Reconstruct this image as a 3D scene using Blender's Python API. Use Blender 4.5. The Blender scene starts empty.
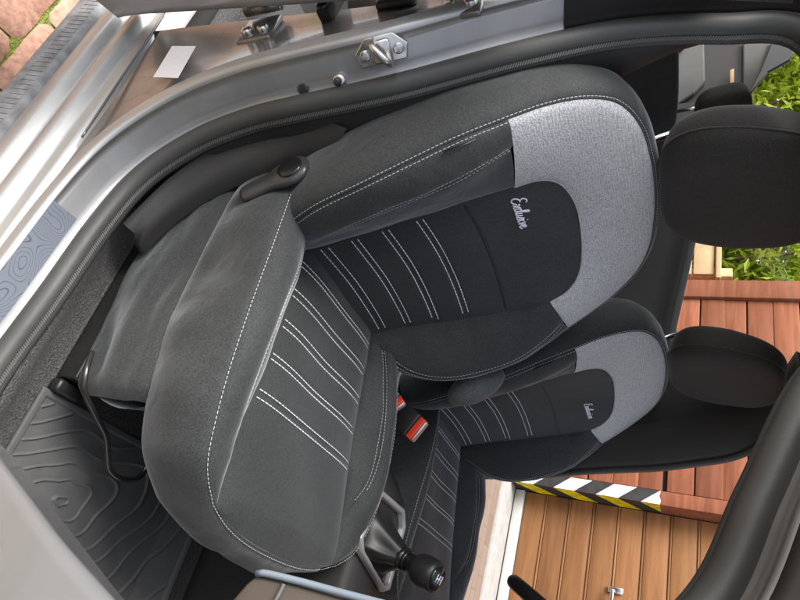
import bpy, math, random
import numpy as np
from mathutils import Vector, noise
random.seed(7); rng = np.random.default_rng(7)
S = bpy.context.scene
COL = S.collection
R = math.radians

# ------------------------------------------------------------------ camera
# car frame: x = car forward, y = car left (into the cabin), z = up, cabin floor z = 0
CF = 616.11
CC = np.array([0.59575, -0.45915, 0.95941])
CR = np.array([[0.83555039, -0.26267299, -0.48223283],
               [0.54845866, 0.35426602, 0.75743685],
               [0.02810068, 0.89743563, -0.44018784]])
cd = bpy.data.cameras.new('camera'); cam = bpy.data.objects.new('camera', cd); COL.objects.link(cam)
cd.sensor_fit = 'HORIZONTAL'; cd.sensor_width = 36; cd.lens = CF / 800 * 36
cd.clip_start = 0.02; cd.clip_end = 400
from mathutils import Matrix
X, Y, Z = CR[:, 1], -CR[:, 0], -CR[:, 2]
cam.matrix_world = Matrix(((X[0], Y[0], Z[0], CC[0]), (X[1], Y[1], Z[1], CC[1]), (X[2], Y[2], Z[2], CC[2]), (0, 0, 0, 1)))
S.camera = cam

# ------------------------------------------------------------------ light
SUN_EL, SUN_AZ = 50, -128          # azimuth measured from +x towards +y
w = bpy.data.worlds.new('World'); S.world = w; w.use_nodes = True
nt = w.node_tree; nt.nodes.clear()
sky = nt.nodes.new('ShaderNodeTexSky'); sky.sky_type = 'NISHITA'; sky.sun_disc = False
sky.sun_elevation = R(SUN_EL); sky.sun_rotation = R(90 - SUN_AZ); sky.dust_density = 3; sky.air_density = .7; sky.ozone_density = 1.0
bg = nt.nodes.new('ShaderNodeBackground'); bg.inputs[1].default_value = 0.15
wo = nt.nodes.new('ShaderNodeOutputWorld')
hsv = nt.nodes.new('ShaderNodeHueSaturation'); hsv.inputs['Saturation'].default_value = .42      # thin white cloud: a paler sky all over
nt.links.new(sky.outputs[0], hsv.inputs['Color']); nt.links.new(hsv.outputs[0], bg.inputs[0]); nt.links.new(bg.outputs[0], wo.inputs[0])
ld = bpy.data.lights.new('sun', 'SUN'); sun = bpy.data.objects.new('sun', ld); COL.objects.link(sun)
ld.energy = 1.5; ld.angle = R(25); ld.color = (1, .97, .93)
sd = Vector((math.cos(R(SUN_EL)) * math.cos(R(SUN_AZ)), math.cos(R(SUN_EL)) * math.sin(R(SUN_AZ)), math.sin(R(SUN_EL))))
sun.rotation_euler = sd.to_track_quat('Z', 'Y').to_euler(); sun.location = (-6, -6, 10)
S.view_settings.view_transform = 'Standard'; S.view_settings.look = 'None'
S.view_settings.gamma = 1; S.view_settings.use_curve_mapping = False
S.view_settings.exposure = 1.42

# ------------------------------------------------------------------ helpers
def ray(px, py): return CR @ np.array([(py - 300) / CF, (px - 400) / CF, 1.])
def on(px, py, ax, val):
    r = ray(px, py); return CC + (val - CC[ax]) / r[ax] * r
def lean(z):                       # how far the car's side leans in at height z
    return .13 * (max(z - .42, 0) / .62) ** 1.3
def onside(px, py, y0):
    y = y0
    for _ in range(12):
        p = on(px, py, 1, y); y = y0 + lean(p[2])
    return p

def bevel(o, wd, seg=2):
    m = o.modifiers.new('bevel', 'BEVEL'); m.width = wd; m.segments = seg; m.limit_method = 'ANGLE'; m.angle_limit = R(40)
    return o
def obj(name, V, F, mat, parent=None, smooth=True, kind=None):
    me = bpy.data.meshes.new(name); me.from_pydata([tuple(map(float, v)) for v in V], [], [tuple(map(int, f)) for f in F]); me.update()
    if smooth: me.polygons.foreach_set('use_smooth', [True] * len(me.polygons))
    me.materials.append(mat)
    o = bpy.data.objects.new(name, me); COL.objects.link(o)
    if parent: o.parent = parent
    if kind: o['kind'] = kind
    return o
def empty(name, loc, label, cat, group=None):
    o = bpy.data.objects.new(name, None); COL.objects.link(o); o.location = loc; o.empty_display_size = .1
    o['label'] = label; o['category'] = cat
    if group: o['group'] = group
    return o
def tag(o, label, cat, group=None):
    o['label'] = label; o['category'] = cat
    if group: o['group'] = group
    return o
BOXF = [(0, 3, 2, 1), (4, 5, 6, 7), (0, 1, 5, 4), (1, 2, 6, 5), (2, 3, 7, 6), (3, 0, 4, 7)]
def box(name, a, b, mat, parent=None, bv=.004, seg=2, kind=None):
    (x0, y0, z0), (x1, y1, z1) = a, b
    V = [(x0, y0, z0), (x1, y0, z0), (x1, y1, z0), (x0, y1, z0), (x0, y0, z1), (x1, y0, z1), (x1, y1, z1), (x0, y1, z1)]
    o = obj(name, V, BOXF, mat, parent, bv > 0, kind)
    if bv: bevel(o, bv, seg)
    return o
def cr(pts, n, closed=False):
    """arc-length resampled Catmull-Rom curve through pts"""
    P = np.array(pts, float)
    if closed: Q = np.vstack([P[-1], P, P[0], P[1]])
    else: Q = np.vstack([2 * P[0] - P[1], P, 2 * P[-1] - P[-2]])
    out = []
    for i in range(1, len(Q) - 2):
        p0, p1, p2, p3 = Q[i - 1:i + 3]
        for t in np.linspace(0, 1, 24, endpoint=False):
            out.append(.5 * (2 * p1 + (p2 - p0) * t + (2 * p0 - 5 * p1 + 4 * p2 - p3) * t * t + (3 * p1 - p0 - 3 * p2 + p3) * t ** 3))
    out.append(Q[-2]); out = np.array(out)
    d = np.r_[0, np.cumsum(np.linalg.norm(np.diff(out, axis=0), axis=1))]
    s = np.linspace(0, d[-1], n, endpoint=not closed)
    return np.stack([np.interp(s, d, out[:, k]) for k in range(3)], 1)
def gridfaces(m, n, off=0, wrap=False):
    F = []
    for i in range(m - 1):
        for j in range(n if wrap else n - 1):
            k = (j + 1) % n
            F.append((off + i * n + j, off + i * n + k, off + (i + 1) * n + k, off + (i + 1) * n + j))
    return F
def gnormals(G):
    du = np.gradient(G, axis=0); dv = np.gradient(G, axis=1)
    N = np.cross(du, dv); l = np.linalg.norm(N, axis=2, keepdims=True); return N / np.maximum(l, 1e-9)
def gridobj(name, G, mat, parent=None, out=None, kind=None):
    """grid G[m,n,3] -> mesh, faces turned towards direction/point function out"""
    m, n, _ = G.shape
    F = gridfaces(m, n)
    if out is not None:
        N = gnormals(G); c = (N * np.array(out)).sum()
        if c < 0: F = [f[::-1] for f in F]
    return obj(name, G.reshape(-1, 3), F, mat, parent, True, kind)
def tube(path, r, sides=8, closed=False, cap=True):
    P = np.array(path, float); n = len(P)
    T = np.gradient(P, axis=0)
    if closed:
        T = np.roll(P, -1, 0) - np.roll(P, 1, 0)
    T /= np.maximum(np.linalg.norm(T, axis=1, keepdims=True), 1e-9)
    ref = np.array([0, 0, 1.]) if abs(T[0][2]) < .9 else np.array([1., 0, 0])
    V = []; u = np.cross(T[0], ref); u /= np.linalg.norm(u)
    rr = np.broadcast_to(np.asarray(r, float), (n,))
    for i in range(n):
        u = u - u.dot(T[i]) * T[i]; u /= max(np.linalg.norm(u), 1e-9); v = np.cross(T[i], u)
        for k in range(sides):
            a = 2 * math.pi * k / sides; V.append(P[i] + rr[i] * (math.cos(a) * u + math.sin(a) * v))
    F = []
    for i in range(n if closed else n - 1):
        a, b = i * sides, ((i + 1) % n) * sides
        for k in range(sides):
            k2 = (k + 1) % sides; F.append((a + k, a + k2, b + k2, b + k))
    if cap and not closed: F.append(tuple(range(sides))[::-1]); F.append(tuple((n - 1) * sides + k for k in range(sides)))
    return V, F
def tubeobj(name, path, r, mat, parent=None, sides=10, closed=False, kind=None):
    V, F = tube(path, r, sides, closed); return obj(name, V, F, mat, parent, True, kind)
def stitches(name, path, nrm, mat, parent, length=.0050, gap=.0020, r=.00062, lift=.0004, kind='stuff'):
    """a row of short thread stitches lying along a path on a surface"""
    P = np.array(path); d = np.r_[0, np.cumsum(np.linalg.norm(np.diff(P, axis=0), axis=1))]
    N = np.array(nrm)
    V, F = [], []; s = 0.
    f = lambda A, q: np.array([np.interp(q, d, A[:, k]) for k in range(3)])
    while s + length < d[-1]:
        a, b = f(P, s), f(P, s + length); t = b - a; L = np.linalg.norm(t); t /= max(L, 1e-9)
        nn = f(N, s + length / 2); nn = nn - nn.dot(t) * t; nn /= max(np.linalg.norm(nn), 1e-9); sd_ = np.cross(t, nn)
        o = len(V)
        for q, rr in ((0, .35), (.18, 1), (.82, 1), (1, .35)):
            c = a + t * L * q + nn * lift
            for k in range(5):
                an = 2 * math.pi * k / 5
                V.append(c + rr * r * (math.cos(an) * nn * .8 + math.sin(an) * sd_))
        F += gridfaces(4, 5, o, True); F.append(tuple(o + k for k in range(5))); F.append(tuple(o + 15 + k for k in range(5))[::-1])
        s += length + gap
    return obj(name, V, F, mat, parent, True, kind)
def fbm(p, sc, a):
    return a * noise.noise(Vector((p[0] * sc, p[1] * sc, p[2] * sc)))
def patch(A, B, nt_, bulge=0., power=.6, wob=.0, wsc=14, seed=0, side=None):
    """Coons-like strip between curves A and B with a soft upholstered bulge along the normal"""
    A, B = np.array(A), np.array(B)
    t = np.linspace(0, 1, nt_)
    G = A[:, None] * (1 - t)[None, :, None] + B[:, None] * t[None, :, None]
    N = gnormals(G)
    if side is not None and (N * np.array(side)).sum() < 0: N = -N
    prof = np.sin(math.pi * t) ** power
    wd = np.linalg.norm(A - B, axis=1); fade = np.clip(wd / max(wd.max(), 1e-6) * 1.6, 0, 1)
    G = G + N * (bulge * fade[:, None] * prof[None, :])[..., None]
    if wob:
        for i in range(G.shape[0]):
            for j in range(1, nt_ - 1):
                G[i, j] += N[i, j] * fbm(G[i, j] + seed, wsc, wob) * min(1, 3 * prof[j])
    N2 = gnormals(G)
    if side is not None and (N2 * np.array(side)).sum() < 0: N2 = -N2
    return G, N2
def along(G, N, dist, rev=False):
    """path on a strip at a fixed distance from its first (or last) curve"""
    P, Q = [], []
    for i in range(G.shape[0]):
        g = G[i][::-1] if rev else G[i]; nn = N[i][::-1] if rev else N[i]
        d = np.r_[0, np.cumsum(np.linalg.norm(np.diff(g, axis=0), axis=1))]
        q = min(dist, d[-1] * .9)
        P.append([np.interp(q, d, g[:, k]) for k in range(3)]); Q.append([np.interp(q, d, nn[:, k]) for k in range(3)])
    return np.array(P), np.array(Q)

# ------------------------------------------------------------------ materials
def nodes(name):
    m = bpy.data.materials.new(name); m.use_nodes = True
    n = m.node_tree; b = n.nodes['Principled BSDF']; return m, n, b
def N_(n, t, **kw):
    x = n.nodes.new(t)
    for k, v in kw.items():
        if k in x.inputs: x.inputs[k].default_value = v
        else: setattr(x, k, v)
    return x
def mat(name, col, rough=.5, metal=0, spec=.5, var=.12, vs=8., bump=0., bs=60., bd=.002, coat=0, sheen=0, rvar=0., stripes=None, det=4):
    m, n, b = nodes(name); L = n.links.new
    tc = N_(n, 'ShaderNodeTexCoord')
    no = N_(n, 'ShaderNodeTexNoise', Scale=vs, Detail=det); L(tc.outputs['Object'], no.inputs['Vector'])
    rp = N_(n, 'ShaderNodeMapRange'); rp.inputs[1].default_value = .25; rp.inputs[2].default_value = .75
    rp.inputs[3].default_value = 1 - var; rp.inputs[4].default_value = 1 + var
    L(no.outputs[0], rp.inputs[0])
    mx = N_(n, 'ShaderNodeVectorMath', operation='SCALE'); mx.inputs[0].default_value = col[:3]
    L(rp.outputs[0], mx.inputs['Scale']); L(mx.outputs[0], b.inputs['Base Color'])
    b.inputs['Roughness'].default_value = rough; b.inputs['Metallic'].default_value = metal
    b.inputs['Specular IOR Level'].default_value = spec; b.inputs['Coat Weight'].default_value = coat; b.inputs['Coat Roughness'].default_value = .06
    b.inputs['Sheen Weight'].default_value = sheen; b.inputs['Sheen Roughness'].default_value = .45
    if rvar:
        r2 = N_(n, 'ShaderNodeMapRange'); r2.inputs[3].default_value = rough - rvar; r2.inputs[4].default_value = rough + rvar
        n2 = N_(n, 'ShaderNodeTexNoise', Scale=vs * 2.3, Detail=5.); L(tc.outputs['Object'], n2.inputs['Vector'])
        L(n2.outputs[0], r2.inputs[0]); L(r2.outputs[0], b.inputs['Roughness'])
    if bump:
        nb = N_(n, 'ShaderNodeTexNoise', Scale=bs, Detail=3.); L(tc.outputs['Object'], nb.inputs['Vector'])
        bm = N_(n, 'ShaderNodeBump', Strength=bump, Distance=bd); L(nb.outputs[0], bm.inputs['Height']); L(bm.outputs[0], b.inputs['Normal'])
    return m
def fabric(name, col, rough, sheen, weave=480., wb=.45, sw=22., sb=.25, tint=(.95, .98, 1)):
    """cloth: fine weave + soft wrinkles as relief"""
    m, n, b = nodes(name); L = n.links.new
    tc = N_(n, 'ShaderNodeTexCoord')
    no = N_(n, 'ShaderNodeTexNoise', Scale=6., Detail=5.); L(tc.outputs['Object'], no.inputs['Vector'])
    rp = N_(n, 'ShaderNodeMapRange'); rp.inputs[1].default_value = .3; rp.inputs[2].default_value = .7; rp.inputs[3].default_value = .8; rp.inputs[4].default_value = 1.2
    L(no.outputs[0], rp.inputs[0])
    fi = N_(n, 'ShaderNodeTexNoise', Scale=weave, Detail=1.); L(tc.outputs['Object'], fi.inputs['Vector'])
    r3 = N_(n, 'ShaderNodeMapRange'); r3.inputs[1].default_value = .3; r3.inputs[2].default_value = .7; r3.inputs[3].default_value = .5; r3.inputs[4].default_value = 1.5
    L(fi.outputs[0], r3.inputs[0])
    mu = N_(n, 'ShaderNodeMath', operation='MULTIPLY'); L(rp.outputs[0], mu.inputs[0]); L(r3.outputs[0], mu.inputs[1])
    mx = N_(n, 'ShaderNodeVectorMath', operation='SCALE'); mx.inputs[0].default_value = col
    L(mu.outputs[0], mx.inputs['Scale']); L(mx.outputs[0], b.inputs['Base Color'])
    b.inputs['Roughness'].default_value = rough; b.inputs['Specular IOR Level'].default_value = .45
    b.inputs['Sheen Weight'].default_value = sheen; b.inputs['Sheen Roughness'].default_value = .4; b.inputs['Sheen Tint'].default_value = (*tint, 1)
    wr = N_(n, 'ShaderNodeTexNoise', Scale=sw, Detail=2.); wr.inputs['Distortion'].default_value = .6; L(tc.outputs['Object'], wr.inputs['Vector'])
    b1 = N_(n, 'ShaderNodeBump', Strength=sb, Distance=.006); L(wr.outputs[0], b1.inputs['Height'])
    b2 = N_(n, 'ShaderNodeBump', Strength=wb, Distance=.0006); L(fi.outputs[0], b2.inputs['Height']); L(b1.outputs[0], b2.inputs['Normal'])
    L(b2.outputs[0], b.inputs['Normal'])
    return m
M = {}
M['cloth'] = fabric('black_seat_cloth', (.0255, .0275, .028), .8, .42, sb=.42)
M['cloth_in'] = fabric('charcoal_insert_cloth', (.024, .026, .0265), .74, .3, sb=.16)
M['cloth_head'] = fabric('headrest_cloth', (.018, .017, .016), .7, .15, sb=.2, sw=14)
M['thread'] = mat('pale_thread', (.42, .43, .44), .7, var=.1)
M['trim_sky'] = mat('sky_tinted_trim', (.24, .29, .34), .3, metal=.2)  # the blue is reflected sky, put into the trim's colour
M['satin'] = mat('satin_silver_plastic', (.42, .42, .41), .5, metal=.5)
M['arm'] = fabric('grey_armrest_cloth', (.085, .09, .09), .7, .3)
M['thread_rib'] = mat('white_rib_thread', (.74, .75, .76), .65, var=.1)
M['paint_lit'] = mat('skylit_pillar_paint', (.17, .17, .172), .35, coat=.6, var=.03)  # same body paint; sky light on the hinge pillar is put into its tone
M['thread_logo'] = mat('white_thread', (.78, .78, .88), .6, var=.05)
def mesh_cloth():
    m, n, b = nodes('grey_mesh_cloth'); L = n.links.new
    tc = N_(n, 'ShaderNodeTexCoord'); mp = N_(n, 'ShaderNodeMapping'); mp.inputs['Rotation'].default_value = (0, R(-22), 0)
    L(tc.outputs['Object'], mp.inputs[0])
    sep = N_(n, 'ShaderNodeSeparateXYZ'); L(mp.outputs[0], sep.inputs[0])
    vo = N_(n, 'ShaderNodeTexVoronoi', Scale=300.); vo.inputs['Randomness'].default_value = .55; L(mp.outputs[0], vo.inputs['Vector'])
    no = N_(n, 'ShaderNodeTexNoise', Scale=90., Detail=3.); L(tc.outputs['Object'], no.inputs['Vector'])
    ad = N_(n, 'ShaderNodeMath', operation='MULTIPLY_ADD'); ad.inputs[1].default_value = .3; L(no.outputs[0], ad.inputs[0]); L(vo.outputs['Distance'], ad.inputs[2])
    rp = N_(n, 'ShaderNodeValToRGB'); rp.color_ramp.elements[0].position = .25; rp.color_ramp.elements[0].color = (.62, .62, .63, 1)
    rp.color_ramp.elements[1].position = .95; rp.color_ramp.elements[1].color = (.30, .30, .305, 1)
    L(ad.outputs[0], rp.inputs[0]); L(rp.outputs[0], b.inputs['Base Color']); b.inputs['Roughness'].default_value = .85
    b.inputs['Sheen Weight'].default_value = .2
    bm = N_(n, 'ShaderNodeBump', Strength=.5, Distance=.001); L(ad.outputs[0], bm.inputs['Height']); L(bm.outputs[0], b.inputs['Normal'])
    return m
M['mesh'] = mesh_cloth()
M['plastic'] = mat('black_plastic', (.016, .016, .016), .42, bump=.15, bs=700, bd=.0005, var=.1, rvar=.08)
M['plastic_soft'] = mat('soft_dark_plastic', (.024, .023, .022), .6, bump=.2, bs=500, bd=.0006)
M['gloss'] = mat('gloss_black_plastic', (.012, .012, .013), .18, rvar=.06)
M['lever'] = mat('lever_plastic', (.035, .036, .037), .25, rvar=.1)
M['rubber'] = mat('grey_black_rubber', (.05, .05, .047), .5, bump=.2, bs=90, bd=.0015, rvar=.1)
M['carpet'] = mat('felt_carpet', (.09, .089, .088), .95, var=.7, vs=260, bump=1., bs=320, bd=.004, det=6)
M['matrub'] = mat('rubber_mat', (.078, .079, .08), .72, var=.15, vs=30, bump=.15, bs=400, bd=.0006, rvar=.12)
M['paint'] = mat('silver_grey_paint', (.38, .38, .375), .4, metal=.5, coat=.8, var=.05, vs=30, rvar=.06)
M['paint_dark'] = mat('reflection_darkened_paint', (.20, .19, .18), .24, metal=.6, coat=.4, var=.12, vs=16, rvar=.1, bump=.06, bs=300)  # same silver paint, colour darkened to imitate the dark paving it reflects
M['dusty'] = mat('dusty_grey_plastic', (.21, .215, .22), .75, var=.4, vs=45, bump=.35, bs=160, bd=.002)
M['film'] = mat('matt_dark_film', (.022, .019, .018), .55, spec=.2, var=.15, rvar=.08)
M['metal'] = mat('zinc_metal', (.62, .61, .58), .28, metal=1, var=.1, vs=60, rvar=.08)
M['dark_metal'] = mat('dark_steel', (.10, .095, .09), .22, metal=.8)
M['chrome'] = mat('satin_chrome', (.62, .63, .65), .25, metal=1)
M['white_label'] = mat('paper_label', (.8, .8, .82), .6, var=.06, vs=120)
M['red'] = mat('red_plastic', (.62, .045, .02), .4, var=.06)
M['headliner'] = mat('grey_headliner', (.11, .112, .108), .9, bump=.2, bs=500)
M['dash'] = mat('brown_grey_dash', (.085, .07, .056), .55, bump=.15, bs=500, bd=.0006)
M['teal'] = mat('green_cap', (.03, .35, .2), .4)
M['dim_fabric'] = fabric('rear_seat_cloth', (.03, .026, .024), .8, .1)
M['concrete'] = mat('pale_concrete', (.36, .35, .33), .9, var=.15, vs=14, bump=.3, bs=80, bd=.003)
M['white_paint'] = mat('white_door_frame', (.48, .475, .45), .5, var=.06)
def wood(name, c1, c2, sx, rough=.6):
    m, n, b = nodes(name); L = n.links.new
    tc = N_(n, 'ShaderNodeTexCoord'); mp = N_(n, 'ShaderNodeMapping'); mp.inputs['Scale'].default_value = sx; L(tc.outputs['Object'], mp.inputs[0])
    oi = N_(n, 'ShaderNodeObjectInfo'); ad = N_(n, 'ShaderNodeVectorMath', operation='ADD'); L(mp.outputs[0], ad.inputs[0])
    sc = N_(n, 'ShaderNodeVectorMath', operation='SCALE'); sc.inputs['Scale'].default_value = 30
    cb = N_(n, 'ShaderNodeCombineXYZ'); L(oi.outputs['Random'], cb.inputs[0]); L(oi.outputs['Random'], cb.inputs[2]); L(cb.outputs[0], sc.inputs[0]); L(sc.outputs[0], ad.inputs[1])
    no = N_(n, 'ShaderNodeTexNoise', Scale=1.6, Detail=8.); no.inputs['Distortion'].default_value = .8; L(ad.outputs[0], no.inputs['Vector'])
    rp = N_(n, 'ShaderNodeValToRGB'); rp.color_ramp.elements[0].position = .3; rp.color_ramp.elements[0].color = (*c1, 1)
    rp.color_ramp.elements[1].position = .7; rp.color_ramp.elements[1].color = (*c2, 1); L(no.outputs[0], rp.inputs[0])
    hs = N_(n, 'ShaderNodeHueSaturation'); mr = N_(n, 'ShaderNodeMapRange'); mr.inputs[3].default_value = .78; mr.inputs[4].default_value = 1.15
    L(oi.outputs['Random'], mr.inputs[0]); L(mr.outputs[0], hs.inputs['Value']); L(rp.outputs[0], hs.inputs['Color']); L(hs.outputs[0], b.inputs['Base Color'])
    b.inputs['Roughness'].default_value = rough; b.inputs['Specular IOR Level'].default_value = .15
    bm = N_(n, 'ShaderNodeBump', Strength=.2, Distance=.003); L(no.outputs[0], bm.inputs['Height']); L(bm.outputs[0], b.inputs['Normal'])
    return m
M['cedar'] = wood('red_brown_boards', (.19, .064, .033), (.30, .112, .060), (1.2, 6, 14))
M['oak'] = wood('orange_brown_door', (.185, .085, .036), (.28, .137, .060), (1.0, 6, 12), .45)
M['pine'] = wood('pale_timber', (.55, .36, .2), (.7, .5, .3), (3, 10, 10))
def tape(name, c1, c2, ax, per, slope, c0):
    m, n, b = nodes(name); L = n.links.new
    tc = N_(n, 'ShaderNodeTexCoord'); sep = N_(n, 'ShaderNodeSeparateXYZ'); L(tc.outputs['Object'], sep.inputs[0])
    a = N_(n, 'ShaderNodeMath', operation='MULTIPLY_ADD'); a.inputs[1].default_value = slope; sb_ = N_(n, 'ShaderNodeMath', operation='SUBTRACT'); sb_.inputs[1].default_value = c0; L(sep.outputs[ax], sb_.inputs[0]); L(sb_.outputs[0], a.inputs[0]); L(sep.outputs['Z'], a.inputs[2])
    d = N_(n, 'ShaderNodeMath', operation='DIVIDE'); d.inputs[1].default_value = per; L(a.outputs[0], d.inputs[0])
    fr = N_(n, 'ShaderNodeMath', operation='FRACT'); L(d.outputs[0], fr.inputs[0])
    gt = N_(n, 'ShaderNodeMath', operation='GREATER_THAN'); gt.inputs[1].default_value = .5; L(fr.outputs[0], gt.inputs[0])
    mx = N_(n, 'ShaderNodeMix', data_type='RGBA'); mx.inputs['A'].default_value = (*c1, 1); mx.inputs['B'].default_value = (*c2, 1)
    L(gt.outputs[0], mx.inputs['Factor'])
    dn_ = N_(n, 'ShaderNodeTexNoise', Scale=22., Detail=8.); L(tc.outputs['Object'], dn_.inputs['Vector'])
    dr_ = N_(n, 'ShaderNodeMapRange'); dr_.inputs[1].default_value = .38; dr_.inputs[2].default_value = .6; dr_.inputs[3].default_value = .62; L(dn_.outputs[0], dr_.inputs[0])
    sc_ = N_(n, 'ShaderNodeVectorMath', operation='SCALE'); L(mx.outputs['Result'], sc_.inputs[0]); L(dr_.outputs[0], sc_.inputs['Scale'])
    L(sc_.outputs[0], b.inputs['Base Color']); b.inputs['Roughness'].default_value = .6
    return m
def topo(name, base, line, sc, k, wd):
    m, n, b = nodes(name); L = n.links.new
    tc = N_(n, 'ShaderNodeTexCoord'); no = N_(n, 'ShaderNodeTexNoise', Scale=sc, Detail=0.); L(tc.outputs['Object'], no.inputs['Vector'])
    a = N_(n, 'ShaderNodeMath', operation='MULTIPLY'); a.inputs[1].default_value = k; L(no.outputs[0], a.inputs[0])
    fr = N_(n, 'ShaderNodeMath', operation='FRACT'); L(a.outputs[0], fr.inputs[0])
    lt = N_(n, 'ShaderNodeMath', operation='LESS_THAN'); lt.inputs[1].default_value = wd; L(fr.outputs[0], lt.inputs[0])
    mx = N_(n, 'ShaderNodeMix', data_type='RGBA'); mx.inputs['A'].default_value = (*base, 1); mx.inputs['B'].default_value = (*line, 1)
    L(lt.outputs[0], mx.inputs['Factor']); L(mx.outputs['Result'], b.inputs['Base Color'])
    b.inputs['Roughness'].default_value = .4; b.inputs['Metallic'].default_value = .2
    return m
M['topo'] = topo('contour_print_plate', (.19, .21, .25), (.09, .10, .13), 20., 20., .13)
def leafmat(name, c1, c2):
    m, n, b = nodes(name); L = n.links.new
    tc = N_(n, 'ShaderNodeTexCoord'); no = N_(n, 'ShaderNodeTexNoise', Scale=5., Detail=3.); L(tc.outputs['Object'], no.inputs['Vector'])
    rp = N_(n, 'ShaderNodeValToRGB'); rp.color_ramp.elements[0].position = .35; rp.color_ramp.elements[0].color = (*c1, 1); rp.color_ramp.elements[1].position = .65; rp.color_ramp.elements[1].color = (*c2, 1)
    L(no.outputs[0], rp.inputs[0]); L(rp.outputs[0], b.inputs['Base Color']); b.inputs['Roughness'].default_value = .5
    tr = N_(n, 'ShaderNodeBsdfTranslucent'); L(rp.outputs[0], tr.inputs[0]); ms = N_(n, 'ShaderNodeMixShader'); ms.inputs[0].default_value = .4
    L(b.outputs[0], ms.inputs[1]); L(tr.outputs[0], ms.inputs[2]); L(ms.outputs[0], n.nodes['Material Output'].inputs[0])
    return m
M['leaf'] = leafmat('yellow_green_leaves', (.22, .34, .012), (.38, .46, .03))
M['bark'] = mat('bark', (.12, .08, .05), .9, bump=.6, bs=40, bd=.01)
M['paver'] = mat('red_clay_paver', (.42, .235, .165), .9, var=.4, vs=60, bump=.35, bs=220, bd=.003, det=8)
M['paver_b'] = mat('pale_clay_paver', (.47, .32, .23), .9, var=.4, vs=60, bump=.35, bs=220, bd=.003, det=8)
M['moss'] = mat('joint_moss', (.20, .24, .04), .95, var=.5, vs=120, bump=1, bs=260, bd=.006)
def glassmat():
    m, n, b = nodes('window_glass'); b.inputs['Transmission Weight'].default_value = 1; b.inputs['Roughness'].default_value = 0; b.inputs['IOR'].default_value = 1.05
    tr = N_(n, 'ShaderNodeBsdfTransparent'); tr.inputs[0].default_value = (.93, .95, .93, 1); gl = N_(n, 'ShaderNodeBsdfGlossy'); gl.inputs['Roughness'].default_value = .02
    ms = N_(n, 'ShaderNodeMixShader'); ms.inputs[0].default_value = .05; n.links.new(tr.outputs[0], ms.inputs[1]); n.links.new(gl.outputs[0], ms.inputs[2])
    n.links.new(ms.outputs[0], n.nodes['Material Output'].inputs[0]); return m
M['glass'] = glassmat()

GZ = -.33     # ground level below the cabin floor
# ------------------------------------------------------------------ ground
def pavemat():
    m, n, b = nodes('far_block_paving'); L = n.links.new
    tc = N_(n, 'ShaderNodeTexCoord'); br = N_(n, 'ShaderNodeTexBrick'); br.inputs['Scale'].default_value = 1
    br.inputs['Brick Width'].default_value = .205; br.inputs['Row Height'].default_value = .105; br.inputs['Mortar Size'].default_value = .004
    br.inputs['Color1'].default_value = (.22, .15, .12, 1); br.inputs['Color2'].default_value = (.27, .20, .17, 1); br.inputs['Mortar'].default_value = (.16, .17, .06, 1)
    L(tc.outputs['Object'], br.inputs['Vector']); L(br.outputs['Color'], b.inputs['Base Color']); b.inputs['Roughness'].default_value = .9
    bm = N_(n, 'ShaderNodeBump', Strength=.4, Distance=.004); bm.invert = True; L(br.outputs['Fac'], bm.inputs['Height']); L(bm.outputs[0], b.inputs['Normal'])
    return m
g = obj('ground', [(-60, -60, GZ - .012), (60, -60, GZ - .012), (60, 60, GZ - .012), (-60, 60, GZ - .012)], [(0, 1, 2, 3)], pavemat(), None, False)
g['kind'] = 'structure'
pav = obj('paving', [(-1.6, -1.2, GZ - .009), (.9, -1.2, GZ - .009), (.9, .5, GZ - .009), (-1.6, .5, GZ - .009)], [(0, 1, 2, 3)], M['moss'], None, False)
pav['kind'] = 'structure'
def paver_mesh(mt, seed):
    n1, n2 = 9, 6; V = []
    for i in range(n1):
        for j in range(n2):
            fx, fy = i / (n1 - 1) * 2 - 1, j / (n2 - 1) * 2 - 1
            dz = -.010 * max(0, abs(fx) - .8) * 5 * .8 - .010 * max(0, abs(fy) - .7) * 3.3 * .8
            wx, wy = fbm((fx + seed, fy, 3), 1.3, .004), fbm((fx, fy + seed, 9), 1.3, .004)
            cx = 1 - .03 * (abs(fy) ** 4); cy = 1 - .05 * (abs(fx) ** 4)
            V.append((fx * .099 * cx + wx, fy * .0485 * cy + wy, dz + fbm((fx * 3, fy * 3, seed), 1.5, .0018)))
    F = gridfaces(n1, n2); F = [f[::-1] for f in F]
    me = bpy.data.meshes.new('paver'); me.from_pydata(V, [], F); me.polygons.foreach_set('use_smooth', [True] * len(F)); me.materials.append(mt); return me
pm = [paver_mesh(M['paver'] if s % 3 else M['paver_b'], s * 7.3) for s in range(6)]
for r_ in range(-8, 5):
    for c_ in range(-6, 4):
        o = bpy.data.objects.new('paver', pm[rng.integers(6)]); COL.objects.link(o); o.parent = pav
        o.location = (-.255 + c_ * .203 + (.1 if r_ % 2 else 0), -.008 + r_ * .103, GZ + .002 + rng.uniform(-.002, .002))
        o.rotation_euler = (rng.uniform(-.01, .01), rng.uniform(-.01, .01), rng.uniform(-.012, .012) + (math.pi if rng.random() < .5 else 0))
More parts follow.
